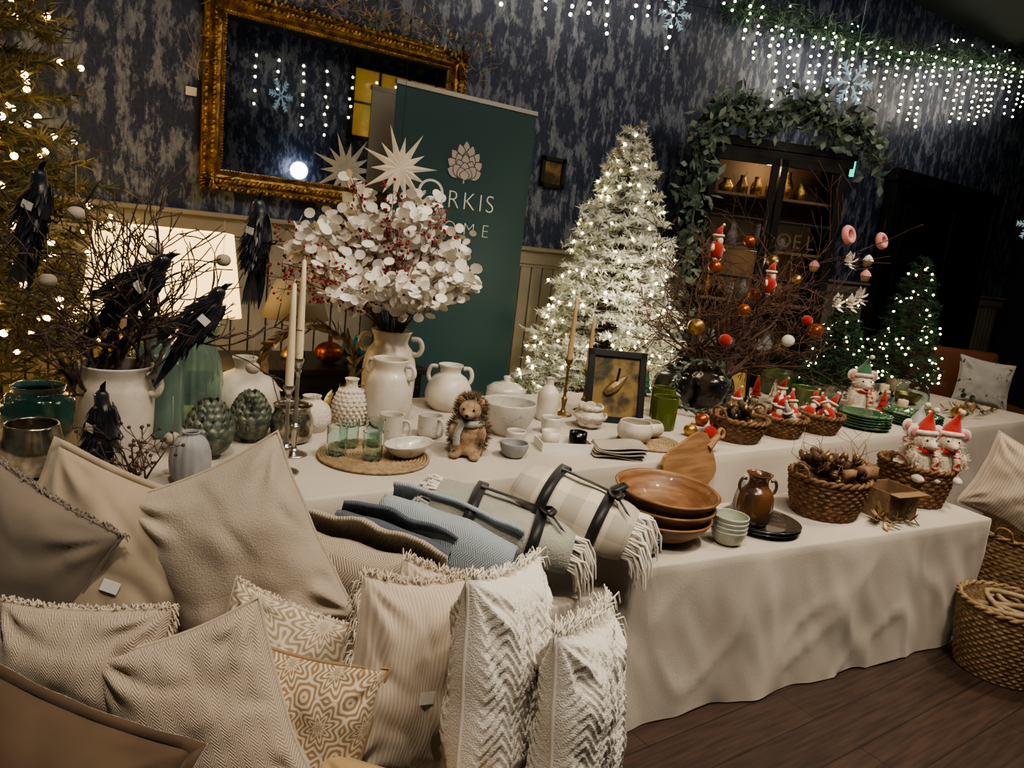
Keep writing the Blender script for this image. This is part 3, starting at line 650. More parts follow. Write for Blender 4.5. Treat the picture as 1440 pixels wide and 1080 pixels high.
# ------------------------------------------------------------------ christmas trees
def xtree(name,loc,h,r,m,ml,nb=300,nl=200,nlen=.045,z0=.1,bulb=.009,dense=13,pot=None,power=.85,nw=.004,fan=6,yb=None,yf=None):
    g=grp(name,loc); b=MB(); b.tube([(0,0,0),(0,0,h*.5),(0,0,h*.97)],[.022*h/2,.014*h/2,.004],8,1)
    tipl=[]; vs=b.v; fs=b.f; ms=b.m
    def needles(p,q,cnt):
        d=(q-p); L=d.length; d=d/L
        for i in range(cnt):
            t=(i+R.random())/cnt; c=p+d*L*t; o=rv(); dd=(d*.75+o*.75).normalized(); w=dd.cross(rv()).normalized()*nw
            k=len(vs); e=c+dd*nlen*R.uniform(.7,1.2); vs.extend((c-w,c+w,e)); fs.append((k,k+1,k+2)); ms.append(0)
    ga=2.399963
    for i in range(nb):
        t=(i+.5)/nb; t=1-(1-t)**.62
        z=z0*h+(1-z0)*h*t*.98; rr=r*((1-t)**power)*R.uniform(.78,1.12)+.02; a=i*ga+R.uniform(-.3,.3)
        if yb is not None and sin(a)*rr>yb: rr=yb/sin(a)
        if yf is not None and z<.98 and -sin(a)*rr>yf: rr=yf/-sin(a)
        p0=Vector((0,0,z)); dr=Vector((cos(a),sin(a),0)); p1=p0+dr*rr*.55+Vector((0,0,-.05*rr)); p2=p0+dr*rr+Vector((0,0,R.uniform(-.18,.10)*rr))
        b.tube([p0,p1,p2],[.005,.004,.002],3,1,None,False,False)
        needles(p1,p2,dense*2); needles(p0.lerp(p1,.4),p1,dense//2)
        side=Vector((-sin(a),cos(a),0))
        for s in range(fan):
            f=R.uniform(.4,.95); c=p1.lerp(p2,(f-.4)/.55) ; l=rr*.32*R.uniform(.6,1.1)*(1.2-f*.5)+.02; sg=1 if s%2 else -1
            e=c+(dr*.55+side*sg*.8+Vector((0,0,R.uniform(-.2,.3)))).normalized()*l; needles(c,e,dense); tipl.append(e)
        tipl.append(p2)
    b.out('branches',[m,m_bark],g,smooth=False)
    b=MB(); R.shuffle(tipl)
    for p in tipl[:nl]: b.sphere(p*1.0+Vector((0,0,.006)),bulb,6,4)
    b.out('fairy_lights',ml,g)
    if pot: b=MB(); pot(b); b.out('pot',m_natlin,g)
    return g
R.seed(3)
xtree('snowy_christmas_tree',(3.10,3.40,0),2.30,.60,m_flock,m_warmw,430,320,.040,.12,.008,16,None,.85,.0065,yb=.40,yf=.32)
xtree('christmas_tree',(-.30,3.32,0),3.2,.80,m_needle2,m_warm,400,420,.07,.08,.0115,15,None,.55,.0045,yb=.40,yf=.24)
def pot1(b): b.lathe([(0,0),(.06,0),(.08,.12),(.075,.12),(0,.10)],20)
xtree('small_christmas_tree',(4.15,2.50,ZR),.66,.19,m_needle,m_warmw,110,45,.03,.16,.006,9,pot1,.85,.003)
xtree('small_christmas_tree',(5.15,2.62,ZR),.98,.24,m_needle,m_warmw,140,80,.035,.12,.007,9,pot1,.85,.003)
# ------------------------------------------------------------------ mirror
g=grp('gilt_wall_mirror',(1.53,Y1-.06,2.04)); b=MB(); mw,mh=1.42,.93
prof=[(.0,.0),(.0,.035),(.018,.05),(.035,.040),(.05,.055),(.075,.045),(.09,.02),(.10,.022),(.105,.0)]
def ring(o): return [(-mw/2+o,-mh/2+o),(mw/2-o,-mh/2+o),(mw/2-o,mh/2-o),(-mw/2+o,mh/2-o)]
vs=[];fs=[]
for o,dp in prof:
    for x,z in ring(o): vs.append(Vector((x,-dp+.03,z)))
for i in range(len(prof)-1):
    for j in range(4): k=(j+1)%4; fs.append((i*4+j,i*4+k,(i+1)*4+k,(i+1)*4+j))
b.add(vs,fs); b.out('gilt_moulding',m_gold,g,smooth=False)
b=MB()
for o,st,rad in ((.05,.022,.013),(.012,.03,.012),(.097,.014,.006)):
    c=ring(o)
    for j in range(4):
        a=Vector((c[j][0],0,c[j][1])); e=Vector((c[(j+1)%4][0],0,c[(j+1)%4][1])); n=int((e-a).length/st)
        for k in range(n): p=a.lerp(e,k/n); b.sphere((p.x,-.022 if rad>.008 else 0,p.z),(rad*R.uniform(.8,1.2),rad*.9,rad*R.uniform(.8,1.3)),7,5)
for sx in (-1,1):
    for sz in (-1,1):
        for q in range(7): a=pi*q/6*.5; b.leaf(dirM(V(sx*(mw/2-.05),-.03,sz*(mh/2-.05)),V(sx*cos(a)*1,-.2,sz*sin(a)),0),.08,.035,0,.3)
        for q in range(6): b.leaf(dirM(V(sx*(mw/2-.06),-.03,sz*(mh/2-.06)),V(-sx if q%2 else 0,-.3,-sz if not q%2 else 0),0),.12,.04,0,.2)
b.out('gilt_ornament',m_gold,g)
m_mirror=mat('mirror_silvering',(.80,.80,.80),.015,metal=1)
b=MB(); b.box((0,.022,0),(mw-.19,.004,mh-.19)); b.out('glass',m_mirror,g,smooth=False)
g=grp('dried_leaf_swag',(1.53,Y1-.10,2.52)); b=MB()
for k in range(60):
    t=k/60; x=-.75+1.55*t if k<48 else R.choice((-.74,.74)); z=R.uniform(-.02,.04) if k<48 else -R.uniform(0,.5)
    branch(b,V(x,-.02,z),V(R.uniform(-1,1),-.3,R.uniform(-.2,1)),.12,.002,1,0,None,.3,.1,(1,2),4,.001)
for k in range(420):
    t=R.random(); x=-.75+1.55*t; z=.02+R.gauss(0,.035)
    b.leaf(dirM(V(x,-.04+R.uniform(-.03,.02),z),rv()),R.uniform(.025,.05),.016,1 if R.random()<.5 else 0,.2,2)
b.out('twigs_and_leaves',[m_beigetwig,m_euc],g)
# ------------------------------------------------------------------ roll-up banner
m_teal=mat('teal_banner_vinyl',(.024,.068,.075),.5)
m_bback=mat('banner_back',(.70,.72,.70),.7)
m_print=mat('printed_white',(.72,.70,.64),.6,emis=(.7,.68,.62),es=.03)
m_print2=mat('printed_blush',(.50,.42,.40),.6)
g=grp('roll_up_banner',(2.208,3.80,0)); b=MB()
b.box((0,0,1.15),(.915,.003,2.17),0); b.box((0,.004,1.15),(.913,.002,2.17),1); b.box((0,.0,2.245),(.925,.018,.024),2); b.box((0,.01,.04),(.95,.12,.075),2); b.tube([(0,.03,.05),(0,.03,2.23)],.008,8,2)
for sx in(-.3,.3): b.box((sx,0,.006),(.03,.3,.012),2)
b.out('panel',[m_teal,m_bback,m_silver],g,smooth=False)
def text(body,size,x,z,m,parent,y,sp=1.0,ext=.0006,name='lettering',off=0):
    cu=bpy.data.curves.new(name,'FONT'); cu.body=body; cu.size=size; cu.align_x='CENTER'; cu.align_y='CENTER'; cu.extrude=ext; cu.space_character=sp; cu.materials.append(m); cu.offset=off
    o=bpy.data.objects.new(name,cu); COL.objects.link(o); o.parent=parent; o.location=(x,y,z); o.rotation_euler=(radians(90),0,0); return o
text('O',.232,-.203,1.692,m_print,g,-.003,off=-.004)
text('RKIS',.145,.064,1.68,m_print,g,-.003,1.18,off=-.003)
text('HOME',.110,-.012,1.523,m_print,g,-.003,1.75,off=-.003)
b=MB()
nn=8; idx=0
for (n,zz,sc,spd) in ((1,.045,.135,0),(2,.04,.125,.28),(2,.03,.12,.62),(3,.02,.105,.95),(2,.02,.10,.40),(1,.015,.10,0),(4,.005,.085,1.25),(3,.0,.075,.75),(2,-.01,.06,.35),(1,-.015,.05,0)):
    for i in range(n):
        a=0 if n==1 else -spd+2*spd*i/(n-1); idx+=1
        P=T(0,-.0032-.00012*idx,1.815)@S(1.16,1,1.16)@T(.02*sin(a),0,zz)@Matrix.Rotation(a,4,'Y'); o1=[];o2=[]
        for q in range(2*nn):
            t=q/nn if q<nn else (2*nn-q)/nn; sg=1 if q<nn else -1; w=.030*sin(pi*min(1,t*.93+.05))**.8
            o1.append(P@Vector((sg*w,0,sc*t))); o2.append(P@Vector((sg*w*.84,-.00006,sc*.05+sc*.89*t)))
        b.add(o1,[tuple(range(2*nn))],1); b.add(o2,[tuple(range(2*nn))],0)
b.box((0,-.003,1.80),(.009,.001,.04),0)
b.out('artichoke_emblem',[m_print2,m_teal],g,smooth=False)
def star(name,loc,r,n=10):
    g=grp(name,loc); b=MB()
    for i in range(n):
        a=2*pi*i/n+.1; d=Vector((cos(a),0,sin(a))); s=Vector((-sin(a),0,cos(a)))*r*.10; L=r*(1.1 if i%2==0 else .80); c=d*r*.30
        tip=d*L; y=Vector((0,r*.13,0)); k=[Vector((0,-.03*r,0))-y*.3,c+s,c-s,tip,c-y,c+y]
        b.add(k,[(0,1,4),(0,4,2),(1,3,4),(4,3,2),(1,5,3),(5,2,3),(0,5,1),(0,2,5)])
    b.out('paper_points',m_paper,g,smooth=False); b=MB(); b.tube([(0,0,r*.3),(0,0,r*.3+max(.1,ZC-loc[2]-r*.3))],.0012,4); b.out('hanging_cord',m_wire,g); return g
star('paper_star_lantern',(1.71,3.60,1.79),.20,14)
# ------------------------------------------------------------------ sideboard + lamp
g=grp('black_sideboard',(1.02,3.30,0)); b=MB(); b.box((0,0,.43),(1.3,.42,.78)); b.box((0,0,.835),(1.34,.45,.03))
for x in (-.43,0,.43): b.box((x,-.215,.43),(.40,.012,.66)); b.sphere((x+.16,-.228,.45),.012,8,6)
for x in (-.6,.6):
    for y in (-.17,.17): b.box((x,y,.02),(.04,.04,.04))
b.out('carcass',m_blackwood,g,smooth=False,mods=[BEV(.004)])
m_shade=mat('lampshade_fabric',(.80,.68,.46),.8,emis=(1,.66,.25),es=1.8)
g=grp('table_lamp',(.56,3.28,.85)); b=MB(); b.lathe(sp([(.07,0),(.08,.01),(.09,.06),(.05,.14),(.015,.18),(.012,.24)]),32,None,0); b.tube([(0,0,.22),(0,0,.50)],.006,8); b.out('base',m_ceramic,g)
def shade(b,w0,d0,w1,d1,z0,z1):
    vs=[];fs=[];N_=56;rows=6
    for k in range(rows+1):
        t=k/rows
        for i in range(N_):
            a=2*pi*i/N_; pr=5; kk=(abs(cos(a))**pr+abs(sin(a))**pr)**(-1/pr); w=w0+(w1-w0)*t; d=d0+(d1-d0)*t; vs.append(Vector((w*cos(a)*kk,d*sin(a)*kk,z0+(z1-z0)*t)))
    for k in range(rows):
        for i in range(N_): q=(i+1)%N_; fs.append((k*N_+i,k*N_+q,(k+1)*N_+q,(k+1)*N_+i))
    b.add(vs,fs)
b=MB(); shade(b,.29,.15,.25,.12,.20,.54); b.out('shade',m_shade,g,mods=[SOL(.002)])
g=grp('small_table_lamp',(1.12,3.33,.85)); b=MB(); b.lathe(sp([(.05,0),(.055,.02),(.02,.08),(.012,.2)]),24); b.out('base',m_brass,g)
b=MB(); b.lathe([(.15,.19),(.09,.36)],48,None,0,lambda th,t:1+.02*sin(th*24)); b.out('pleated_shade',mat('pleated_linen',(.35,.30,.22),.9),g,mods=[SOL(.002)])
def pumpkin(name,loc,m):
    b=MB(); b.lathe([(.06*sin(pi*i/12)+.0001,.055-.05*cos(pi*i/12)) for i in range(13)],40,None,0,lambda th,t:1+.10*abs(sin(th*5))); b.tube([(0,0,.1),(.01,0,.13)],.008,6); b.out(name,m,loc=loc)
pumpkin('amber_glass_pumpkin',(1.25,3.22,.845),m_orange)
pumpkin('turquoise_pumpkin',(1.40,3.28,.845),mat('turquoise_glaze',(.02,.22,.26),.3,coat=.5))
g=grp('small_framed_picture',(2.97,Y1-.02,1.95)); b=MB(); frame_box(b,.19,.19,.025,.02,0,T(0,0,-.095)); b.box((0,.004,0),(.15,.004,.15),1); b.out('frame',[m_blackwood,m_artp],g,smooth=False)
b=MB(); b.box((0,0,0),(.05,.012,.04)); b.out('wall_thermostat',m_label,smooth=False,loc=(.78,Y1-.01,2.02),mods=[BEV(.003)])
# ------------------------------------------------------------------ black display cabinet
R.seed(14); th=-28; g=grp('black_display_cabinet',(3.97,3.60,0),th); b=MB(); w,h,d=1.03,2.35,.34
m_cabin=mat('cabinet_interior',(.17,.12,.07),.7)
b.box((.02,d/2,h/2),(.04,d,h)); b.box((w-.02,d/2,h/2),(.04,d,h)); b.box((w/2,d-.01,h/2),(w,.02,h),0); b.box((w/2,d/2,.05),(w,d,.1)); b.box((w/2,d/2-.01,h-.03),(w+.06,d+.04,.06)); b.box((w/2,d/2-.015,h-.09),(w+.02,d+.02,.05))
b.box((w/2,d/2,.85),(w,d,.04))
for z in (1.25,1.62,1.98): b.box((w/2,d/2+.02,z),(w-.06,d-.06,.02),1)
for s in (0,1):
    x0=.03+s*(w/2-.02); ww=w/2-.035
    M_=T(x0+ww/2,-.012,0); frame_box(b,ww,h-.98,.05,.025,0,M_@T(0,0,.87)); b.box((0,0,1.42),(ww,.02,.02),0,M_); b.box((0,0,1.82),(ww,.02,.02),0,M_)
    b.box((x0+ww/2,-.012,.47),(ww,.025,.72)); b.box((x0+ww/2,-.03,.47),(ww-.14,.012,.56))
    b.sphere((x0+(ww-.03 if s==0 else .03),-.035,1.4),.012,8,6)
b.out('carcass',[m_blackwood,m_cabin],g,smooth=False,mods=[BEV(.003)])
b=MB(); b.box((w/2,d-.025,1.6),(w-.08,.004,1.45)); b.out('back_panel',m_cabin,g,smooth=False)
b=MB()
for z,n in ((1.26,9),(1.63,4),(1.99,7),(.87,9)):
    for i in range(n):
        x=.12+.8*i/n+R.uniform(-.02,.02); r=R.uniform(.03,.05); hh=R.uniform(.08,.2); b.lathe([(0,0),(r,0),(r*1.1,hh*.5),(r*.5,hh*.85),(r*.6,hh)],16,T(x,d/2,z),R.choice((1,2,2,3)))
b.out('shelf_wares',[m_ceramic,m_brass,m_stone,m_gold],g)
for i,ch in enumerate('NOEL'): text(ch,.14,.56+.10*i,1.70,m_cabin,g,.05,ext=.012,name='letter_block_%s'%ch.lower())
for nm,e_,lo_ in (('cabinet_fill_lower',.8,(w/2,.10,1.56)),('cabinet_fill',2.0,(w/2,.12,2.18))):
    pl=bpy.data.lights.new(nm,'POINT'); pl.energy=e_; pl.color=(1,.75,.5); pl.shadow_soft_size=.03; po=bpy.data.objects.new(nm,pl); COL.objects.link(po); po.parent=g; po.location=lo_  # fill points added to brighten the cabinet interior, no real fittings
def garland(name,path,n,r,mats,l=.05,berries=0,wide=.6,loc=(0,0,0),rz=0,lights=0):
    g=grp(name,loc,rz); b=MB(); P=smooth_path(path,8); b.tube(P,.008,5)
    for i in range(n):
        q=R.random()*(len(P)-1.001); k=int(q); p=P[k].lerp(P[k+1],q-k)+rv()*r*R.random(); t=(P[k+1]-P[k]).normalized()
        b.leaf(dirM(p,t*R.choice((-.6,.6))+rv(),R.uniform(0,6)),l*R.uniform(.6,1.2),l*wide*R.uniform(.7,1.1),R.randint(0,1),.15,2)
    b.out('foliage',mats,g)
    if berries:
        b=MB()
        for i in range(berries): p=P[R.randrange(len(P))]+rv()*r; b.sphere(p,.007,7,5)
        b.out('berries',m_berry,g)
    if lights:
        b=MB()
        for i in range(lights): p=P[R.randrange(len(P))]+rv()*r; b.sphere(p,.006,6,4)
        b.out('fairy_lights',m_coolw,g)
m_euc2=mat('pale_eucalyptus',(.26,.33,.27),.6)
garland('eucalyptus_garland',[(-.10,-.06,.95),(-.07,-.08,1.5),(-.06,-.08,2.1),(-.04,-.08,2.38),(.12,-.12,2.52),(.34,-.08,2.40),(.58,-.07,2.60),(.80,-.10,2.45),(1.0,-.08,2.50),(1.18,-.10,2.26)],1700,.15,[m_euc,m_euc2],.075,50,.6,(3.97,3.60,0),th)
# ------------------------------------------------------------------ icicle lights, snowflakes, ceiling garland
R.seed(8); g=grp('icicle_light_curtain',(0,Y1-.17,0)); b=MB(); bw=MB(); x=2.0
ztop=lambda x:2.98+(x-2.5)*.135
bw.tube([(1.9+i*.1,0,ztop(1.9+i*.1)) for i in range(71)],.003,4)
while x<8.9:
    L=(R.choice((.12,.2,.3,.42,.5)) if x<4.6 else R.choice((.3,.42,.52,.62,.7))); z=ztop(x)+(.12 if x<4.6 else 0); pts=[];px=x
    k=0
    while k<L: pts.append((px,R.uniform(-.01,.01),z-k)); px+=R.uniform(-.014,.014); k+=R.uniform(.045,.075)
    if len(pts)>1: bw.tube(pts,.0015,3)
    for q in pts[1:]: b.sphere(q,R.uniform(.008,.0115),6,4)
    x+=R.uniform(.08,.17) if x<4.6 else R.uniform(.09,.19)
b.out('bulbs',m_coolw,g); bw.out('wires',m_wire,g)
def snowflake(loc,r):
    g=grp('hanging_snowflake',loc,-30); b=MB()
    for i in range(6):
        a=pi*i/3; d=Vector((cos(a),0,sin(a))); s=Vector((-sin(a),0,cos(a))); b.tube([d*.02,d*r],r*.055,5)
        for t in (.4,.62,.82):
            for sg in (-1,1): b.tube([d*r*t,d*r*(t+.2)+s*sg*r*.22*(1.2-t*.6)],r*.04,4)
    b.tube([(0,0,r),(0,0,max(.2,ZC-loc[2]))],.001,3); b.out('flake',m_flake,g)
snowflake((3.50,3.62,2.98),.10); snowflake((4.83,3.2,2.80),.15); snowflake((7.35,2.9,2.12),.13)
garland('pine_ceiling_garland',[(4.3,Y1-.15,3.26),(5.2,Y1-.15,3.36),(6.4,Y1-.15,3.42),(7.6,Y1-.15,3.66),(9.2,Y1-.15,3.82)],3200,.14,[m_needle,m_euc],.09,0,.12,lights=40)
b=MB(); b.box((0,0,0),(.16,.03,.14)); b.out('exit_sign',emat('exit_sign_glow',(.05,.8,.5),1.2),smooth=False,loc=(6.20,Y1-.02,2.45))
g=grp('wall_plaque',(7.6,Y1-.15,1.30)); b=MB(); b.box((0,0,0),(.62,.02,.14)); b.out('board',m_stone,g,smooth=False); text('SKI LODGE',.12,0,0,m_black,g,-.012)
# ------------------------------------------------------------------ ornament twig arrangement
R.seed(33); g=grp('ornament_twig_arrangement',(3.08,2.52,ZR)); b=MB(); tips=[]
for k in range(15):
    a=R.uniform(0,2*pi); branch(b,V(.02*cos(a),.02*sin(a),.12),V(cos(a)*.9,sin(a)*.40,1.0),R.uniform(.40,.54),.010,3,0,tips,.26,.03,(2,3),5,.0019,.8)
for d,l in ((V(1,-.1,.55),.9),(V(.9,.1,.8),.85),(V(1,-.2,.30),.8),(V(-.9,.1,.5),.5)):
    branch(b,V(.05,0,.3),d,l,.008,3,0,tips,.14,.02,(2,3),5,.0016,.6)
b.out('twigs',m_twig,g); b=MB(); b.lathe(sp([(.0,0),(.09,0),(.12,.08),(.11,.16),(.08,.20),(.09,.22)]),28); b.out('pot',m_bkglz,g)
b=MB(); MO=[m_pink,m_red,m_orange,m_fur,m_gold,m_petal,m_tan,m_greenf,m_twig]
def cord(p): b.tube([p,p+V(0,0,.07)],.0008,3,8)
def santa(b,p,s=1,mi=(1,3,6),rot=None):
    M=T(*p)@(rot if rot is not None else I4)@S(s); b.lathe([(0,-.07),(.024,-.06),(.026,-.02),(.016,0),(0,.005)],14,M,mi[0]); b.sphere((0,0,.012),.017,12,8,mi[2],M); b.tube([(0,0,.02),(.004,0,.045),(.018,0,.062)],[.018,.009,.003],10,mi[0],M); b.sphere((.02,0,.064),.006,8,5,mi[1],M)
    b.torus(.018,.005,M@T(0,0,.022),mi[1],14,6); b.sphere((0,-.012,.002),(.013,.009,.015),10,6,mi[1],M)
    for sg in (-1,1): b.tube([(sg*.02,0,-.015),(sg*.034,-.008,-.035)],.007,6,mi[1],M); b.tube([(sg*.01,0,-.055),(sg*.012,-.012,-.07)],.008,6,mi[1],M)
for p in ((-.25,-.1,.86),(.06,-.2,.72)): santa(b,V(*p),1.25); cord(V(*p)+V(.02,0,.06))
for p,r,m in ((( .62,-.22,.98),.036,0),((.98,-.2,.98),.032,0)):
    b.torus(r,.017,T(*p)@RX(75),m,20,10); b.torus(r,.013,T(p[0],p[1]-.007,p[2])@RX(75),0,20,8); cord(V(*p)+V(0,0,.04))
for p in ((.80,-.25,.86),(.55,-.1,.80),(.72,-.3,.78)):
    M=T(*p); b.lathe([(0,-.03),(.018,-.03),(.026,0)],14,M,6); b.lathe([(.028,0),(.022,.014),(.012,.026),(0,.034)],14,M,0 if p[0]<.8 else 5,lambda th,t:1+.08*sin(th*6)); cord(V(*p)+V(0,0,.03))
for p,r,m in (((-.30,-.15,.74),.03,2),((-.02,-.1,.88),.028,2),((.12,-.15,.80),.03,4),((.22,.0,.62),.034,2),((.52,-.2,.46),.042,2),((-.42,-.2,.46),.038,4),((-.1,-.2,.55),.03,2),((.35,-.25,.52),.028,1),((.42,-.1,.72),.026,4),((-.2,-.2,.40),.03,1),((.15,-.3,.42),.03,5)):
    b.lathe([(r*sin(pi*i/10)+.0001,-r*cos(pi*i/10)) for i in range(11)],20,T(*p),m,lambda th,t:1+.07*abs(sin(th*5))); cord(V(*p)+V(0,0,r))
for p in ((.66,-.28,.62),(.78,-.25,.66),(.50,-.3,.62),(.70,-.2,.84)):
    for i in range(8): a=2*pi*i/8; b.leaf(dirM(V(*p),V(cos(a),-.5,sin(a)),0),.055,.04,5,.5)
b.out('hanging_ornaments',MO,g)
# ------------------------------------------------------------------ baskets
def basket_mesh(b,r0,r1,h,m=0,rows=12,n=48,M=None,sy=1,amp=.006):
    K=rows*4; vs=[];fs=[]
    for k in range(K+1):
        t=k/K; r=r0+(r1-r0)*sin(t*pi/2); row=int(t*rows*.999)
        for j in range(n*2):
            a=2*pi*j/(n*2); ph=abs(sin(pi*t*rows)); w=amp*ph*(1 if (j//2+row)%2 else .1)
            vs.append(Vector(((r+w)*cos(a),(r+w)*sin(a)*sy,h*t)))
    N2=n*2
    for k in range(K):
        for j in range(N2): q=(j+1)%N2; fs.append((k*N2+j,k*N2+q,(k+1)*N2+q,(k+1)*N2+j))
    b.add(vs,fs,m,M)
    Mx=M if M is not None else I4
    b.lathe([(0,.003),(r0,.003)],n,Mx@S(1,sy,1),m); b.lathe([(r1-.012,h),(r0-.01,.012),(0,.012)],n,Mx@S(1,sy,1),m)
    for ph in (0,pi): b.tube([((r1+.006*cos(a*14+ph))*cos(a),(r1+.006*cos(a*14+ph))*sin(a)*sy,h+.006*sin(a*14+ph)) for a in [2*pi*i/140 for i in range(140)]],.008,6,m,M,closed=True)
def cone(b,p,r,h,m,M=None,rot=None):
    Mx=T(*p)@(rot if rot is not None else I4); b.sphere((0,0,h*.5),(r*.6,r*.6,h*.48),8,6,m,Mx)
    for k in range(6):
        t=k/6; rr=r*(1-t*.75)
        for j in range(8): a=2*pi*(j+.5*(k%2))/8; b.leaf(Mx@T(rr*.35*cos(a),rr*.35*sin(a),h*(.1+.8*t))@Matrix.Rotation(a,4,'Z')@Matrix.Rotation(-.5-.5*t,4,'Y'),rr*.85,rr*.6,m,.2,2)
def basket(name,loc,r0,r1,h,fill=None,m=m_wicker,mats=None,rows=9,handles=True,rz=0,sy=1,n=36,amp=.006):
    g=grp(name,loc,rz); b=MB(); basket_mesh(b,r0,r1,h,0,rows,n,None,sy,amp)
    if handles:
        for sg in (-1,1): b.tube(smooth_path([(sg*r1,-.035,h),(sg*(r1+.015),-.03,h+.04),(sg*(r1+.018),0,h+.055),(sg*(r1+.015),.03,h+.04),(sg*r1,.035,h)],4),.006,6)
    b.out('woven_body',m,g)
    if fill: b=MB(); fill(b); b.out('contents',mats,g)
    return g
def f1(b):
    for i in range(30):
        a=R.uniform(0,6.28); q=R.uniform(0,.085); cone(b,(q*cos(a),q*sin(a),.06+R.uniform(0,.07)),.025,.05,R.randint(0,2),None,RX(R.uniform(-60,60))@RZ(R.uniform(0,360)))
    b.tube([(-.03,-.06,.1),(-.05,-.03,.19)],.012,8,1); b.box((.03,-.07,.13),(.05,.003,.03),3,RX(-30))
basket('wicker_basket',(2.70,2.03,ZR),.09,.125,.10,f1,mats=[m_goldleaf,m_bark,m_brass,m_card])
def mk(seed,alt):
    def f2(b):
        rr=random.Random(seed)
        for i in range(5):
            a=i*1.4+seed; q=.035+.02*(i%2); santa(b,V(q*cos(a),q*sin(a),.11+rr.uniform(-.01,.03)),rr.uniform(1.1,1.5),((0,3,0,alt,0)[i],1,2),RZ(rr.uniform(-80,40))@RX(rr.uniform(-40,20))@RY(rr.uniform(-35,35)))
        for i in range(12): a=rr.uniform(0,6.28); q=rr.uniform(0,.08); cone(b,(q*cos(a),q*sin(a),.05+rr.uniform(0,.04)),.022,.045,2,None,RX(rr.uniform(-60,60)))
    return f2
basket('wicker_basket',(3.02,2.03,ZR),.08,.11,.09,mk(3,1),mats=[m_red,m_fur,m_tan,m_stone],handles=False)
basket('wicker_basket',(3.32,2.03,ZR),.08,.11,.09,mk(5,0),mats=[m_red,m_fur,m_tan,m_greenf],handles=False)
def f3(b):
    for i in range(44):
        a=R.uniform(0,6.28); q=R.uniform(0,.12); cone(b,(q*cos(a),q*sin(a)*.8,.12+R.uniform(0,.09)),.028,.06,R.randint(0,1),None,RX(R.uniform(-70,70))@RZ(R.uniform(0,360)))
    for i in range(16): branch(b,V(R.uniform(-.08,.08),R.uniform(-.05,.05),.18),rv()+V(0,0,.8),.14,.003,1,1,None,.3,.1,(1,2),4,.001)
    b.box((.10,-.09,.19),(.09,.03,.06),2); b.box((-.04,-.11,.2),(.06,.02,.04),2)
basket('pinecone_basket',(2.74,1.58,ZL),.13,.165,.16,f3,mats=[m_twig,m_goldleaf,m_card],sy=.85,rz=-6,rows=11,n=44,amp=.009)
m_scarf=mat('striped_scarf_knit',(.42,.03,.02),.9,c2=(.62,.55,.46),sc=30,lo=.49,hi=.51,st=(1,1,3))
def mouse(loc,rz,s,hat,name='plush_mouse'):
    g=grp(name,loc,rz); M=S(s)
    blob([((0,0,.065),(.052,.046,.065)),((0,0,.03),(.058,.052,.03)),((0,-.005,.15),(.043,.040,.038)),((0,-.035,.142),(.024,.03,.020)),((0,-.058,.138),(.012,.014,.010)),((-.05,-.025,.085),(.016,.02,.034)),((.05,-.025,.085),(.016,.02,.034)),((-.035,-.05,.014),(.02,.035,.016)),((.035,-.05,.014),(.02,.035,.016))],'body',m_fur,g,.007*s,M)
    b=MB()
    for sg in (-1,1):
        b.sphere((sg*.047,.004,.180),(.027,.007,.027),14,8,0,M); b.sphere((sg*.047,-.003,.180),(.018,.004,.018),12,6,1,M); b.sphere((sg*.018,-.040,.158),.0045,8,6,2,M)
    b.sphere((0,-.072,.139),.006,8,6,1,M)
    for i in range(900):
        o=rv(); c,r=R.choice((((0,0,.065),(.052,.046,.065)),((0,-.005,.15),(.043,.040,.038)),((0,0,.15),(.043,.040,.038)),((-.05,-.025,.085),(.016,.02,.034)),((.05,-.025,.085),(.016,.02,.034))))
        p=Vector((c[0]+o.x*r[0],c[1]+o.y*r[1],c[2]+o.z*r[2])); w=o.cross(rv()).normalized()*.0016
        b.add([p-w,p+w,p+(o+rv()*.5)*.012],[(0,1,2)],0,M)
    b.lathe([(.040,0),(.036,.015),(.024,.04),(.012,.065),(.004,.085),(0,.088)],18,M@T(.0,.003,.178)@RX(-8)@RY(14),3); b.torus(.038,.009,M@T(0,.003,.180)@RX(-8),0,20,8); b.sphere((.022,-.006,.268),.011,10,6,0,M)
    b.torus(.036,.011,M@T(0,-.002,.115),4,22,8); b.tube(smooth_path([(.015,-.035,.115),(.02,-.055,.09),(.022,-.056,.05)],4),[.012]*8+[.013],8,4,M)
    b.out('features',[m_fur,m_pink,m_black,hat,m_scarf],g); return g
mouse((4.05,2.26,ZR),-30,1.25,m_greenf)
def f4(b): b.sphere((0,0,.14),(.125,.125,.04),16,8,0)
basket('mouse_basket',(3.36,1.55,ZL),.125,.15,.17,f4,mats=[m_fur],rows=10,n=40,amp=.009)
mouse((3.29,1.51,ZL+.12),-25,1.15,m_red); mouse((3.41,1.46,ZL+.12),-45,1.15,m_red); mouse((3.40,1.60,ZL+.13),-20,1.1,m_stone)
g=grp('plush_hedgehog',(1.35,2.12,ZR),-40)
blob([((0,.005,.075),(.062,.055,.072)),((0,0,.03),(.064,.055,.03)),((0,-.005,.165),(.042,.045,.036)),((0,-.045,.160),(.022,.035,.017)),((0,-.078,.160),(.009,.012,.008)),((-.035,-.05,.012),(.022,.032,.014)),((.035,-.05,.012),(.022,.032,.014)),((-.052,-.03,.09),(.014,.025,.03)),((.052,-.03,.09),(.014,.025,.03))],'body',m_hedge,g,.007)
b=MB()
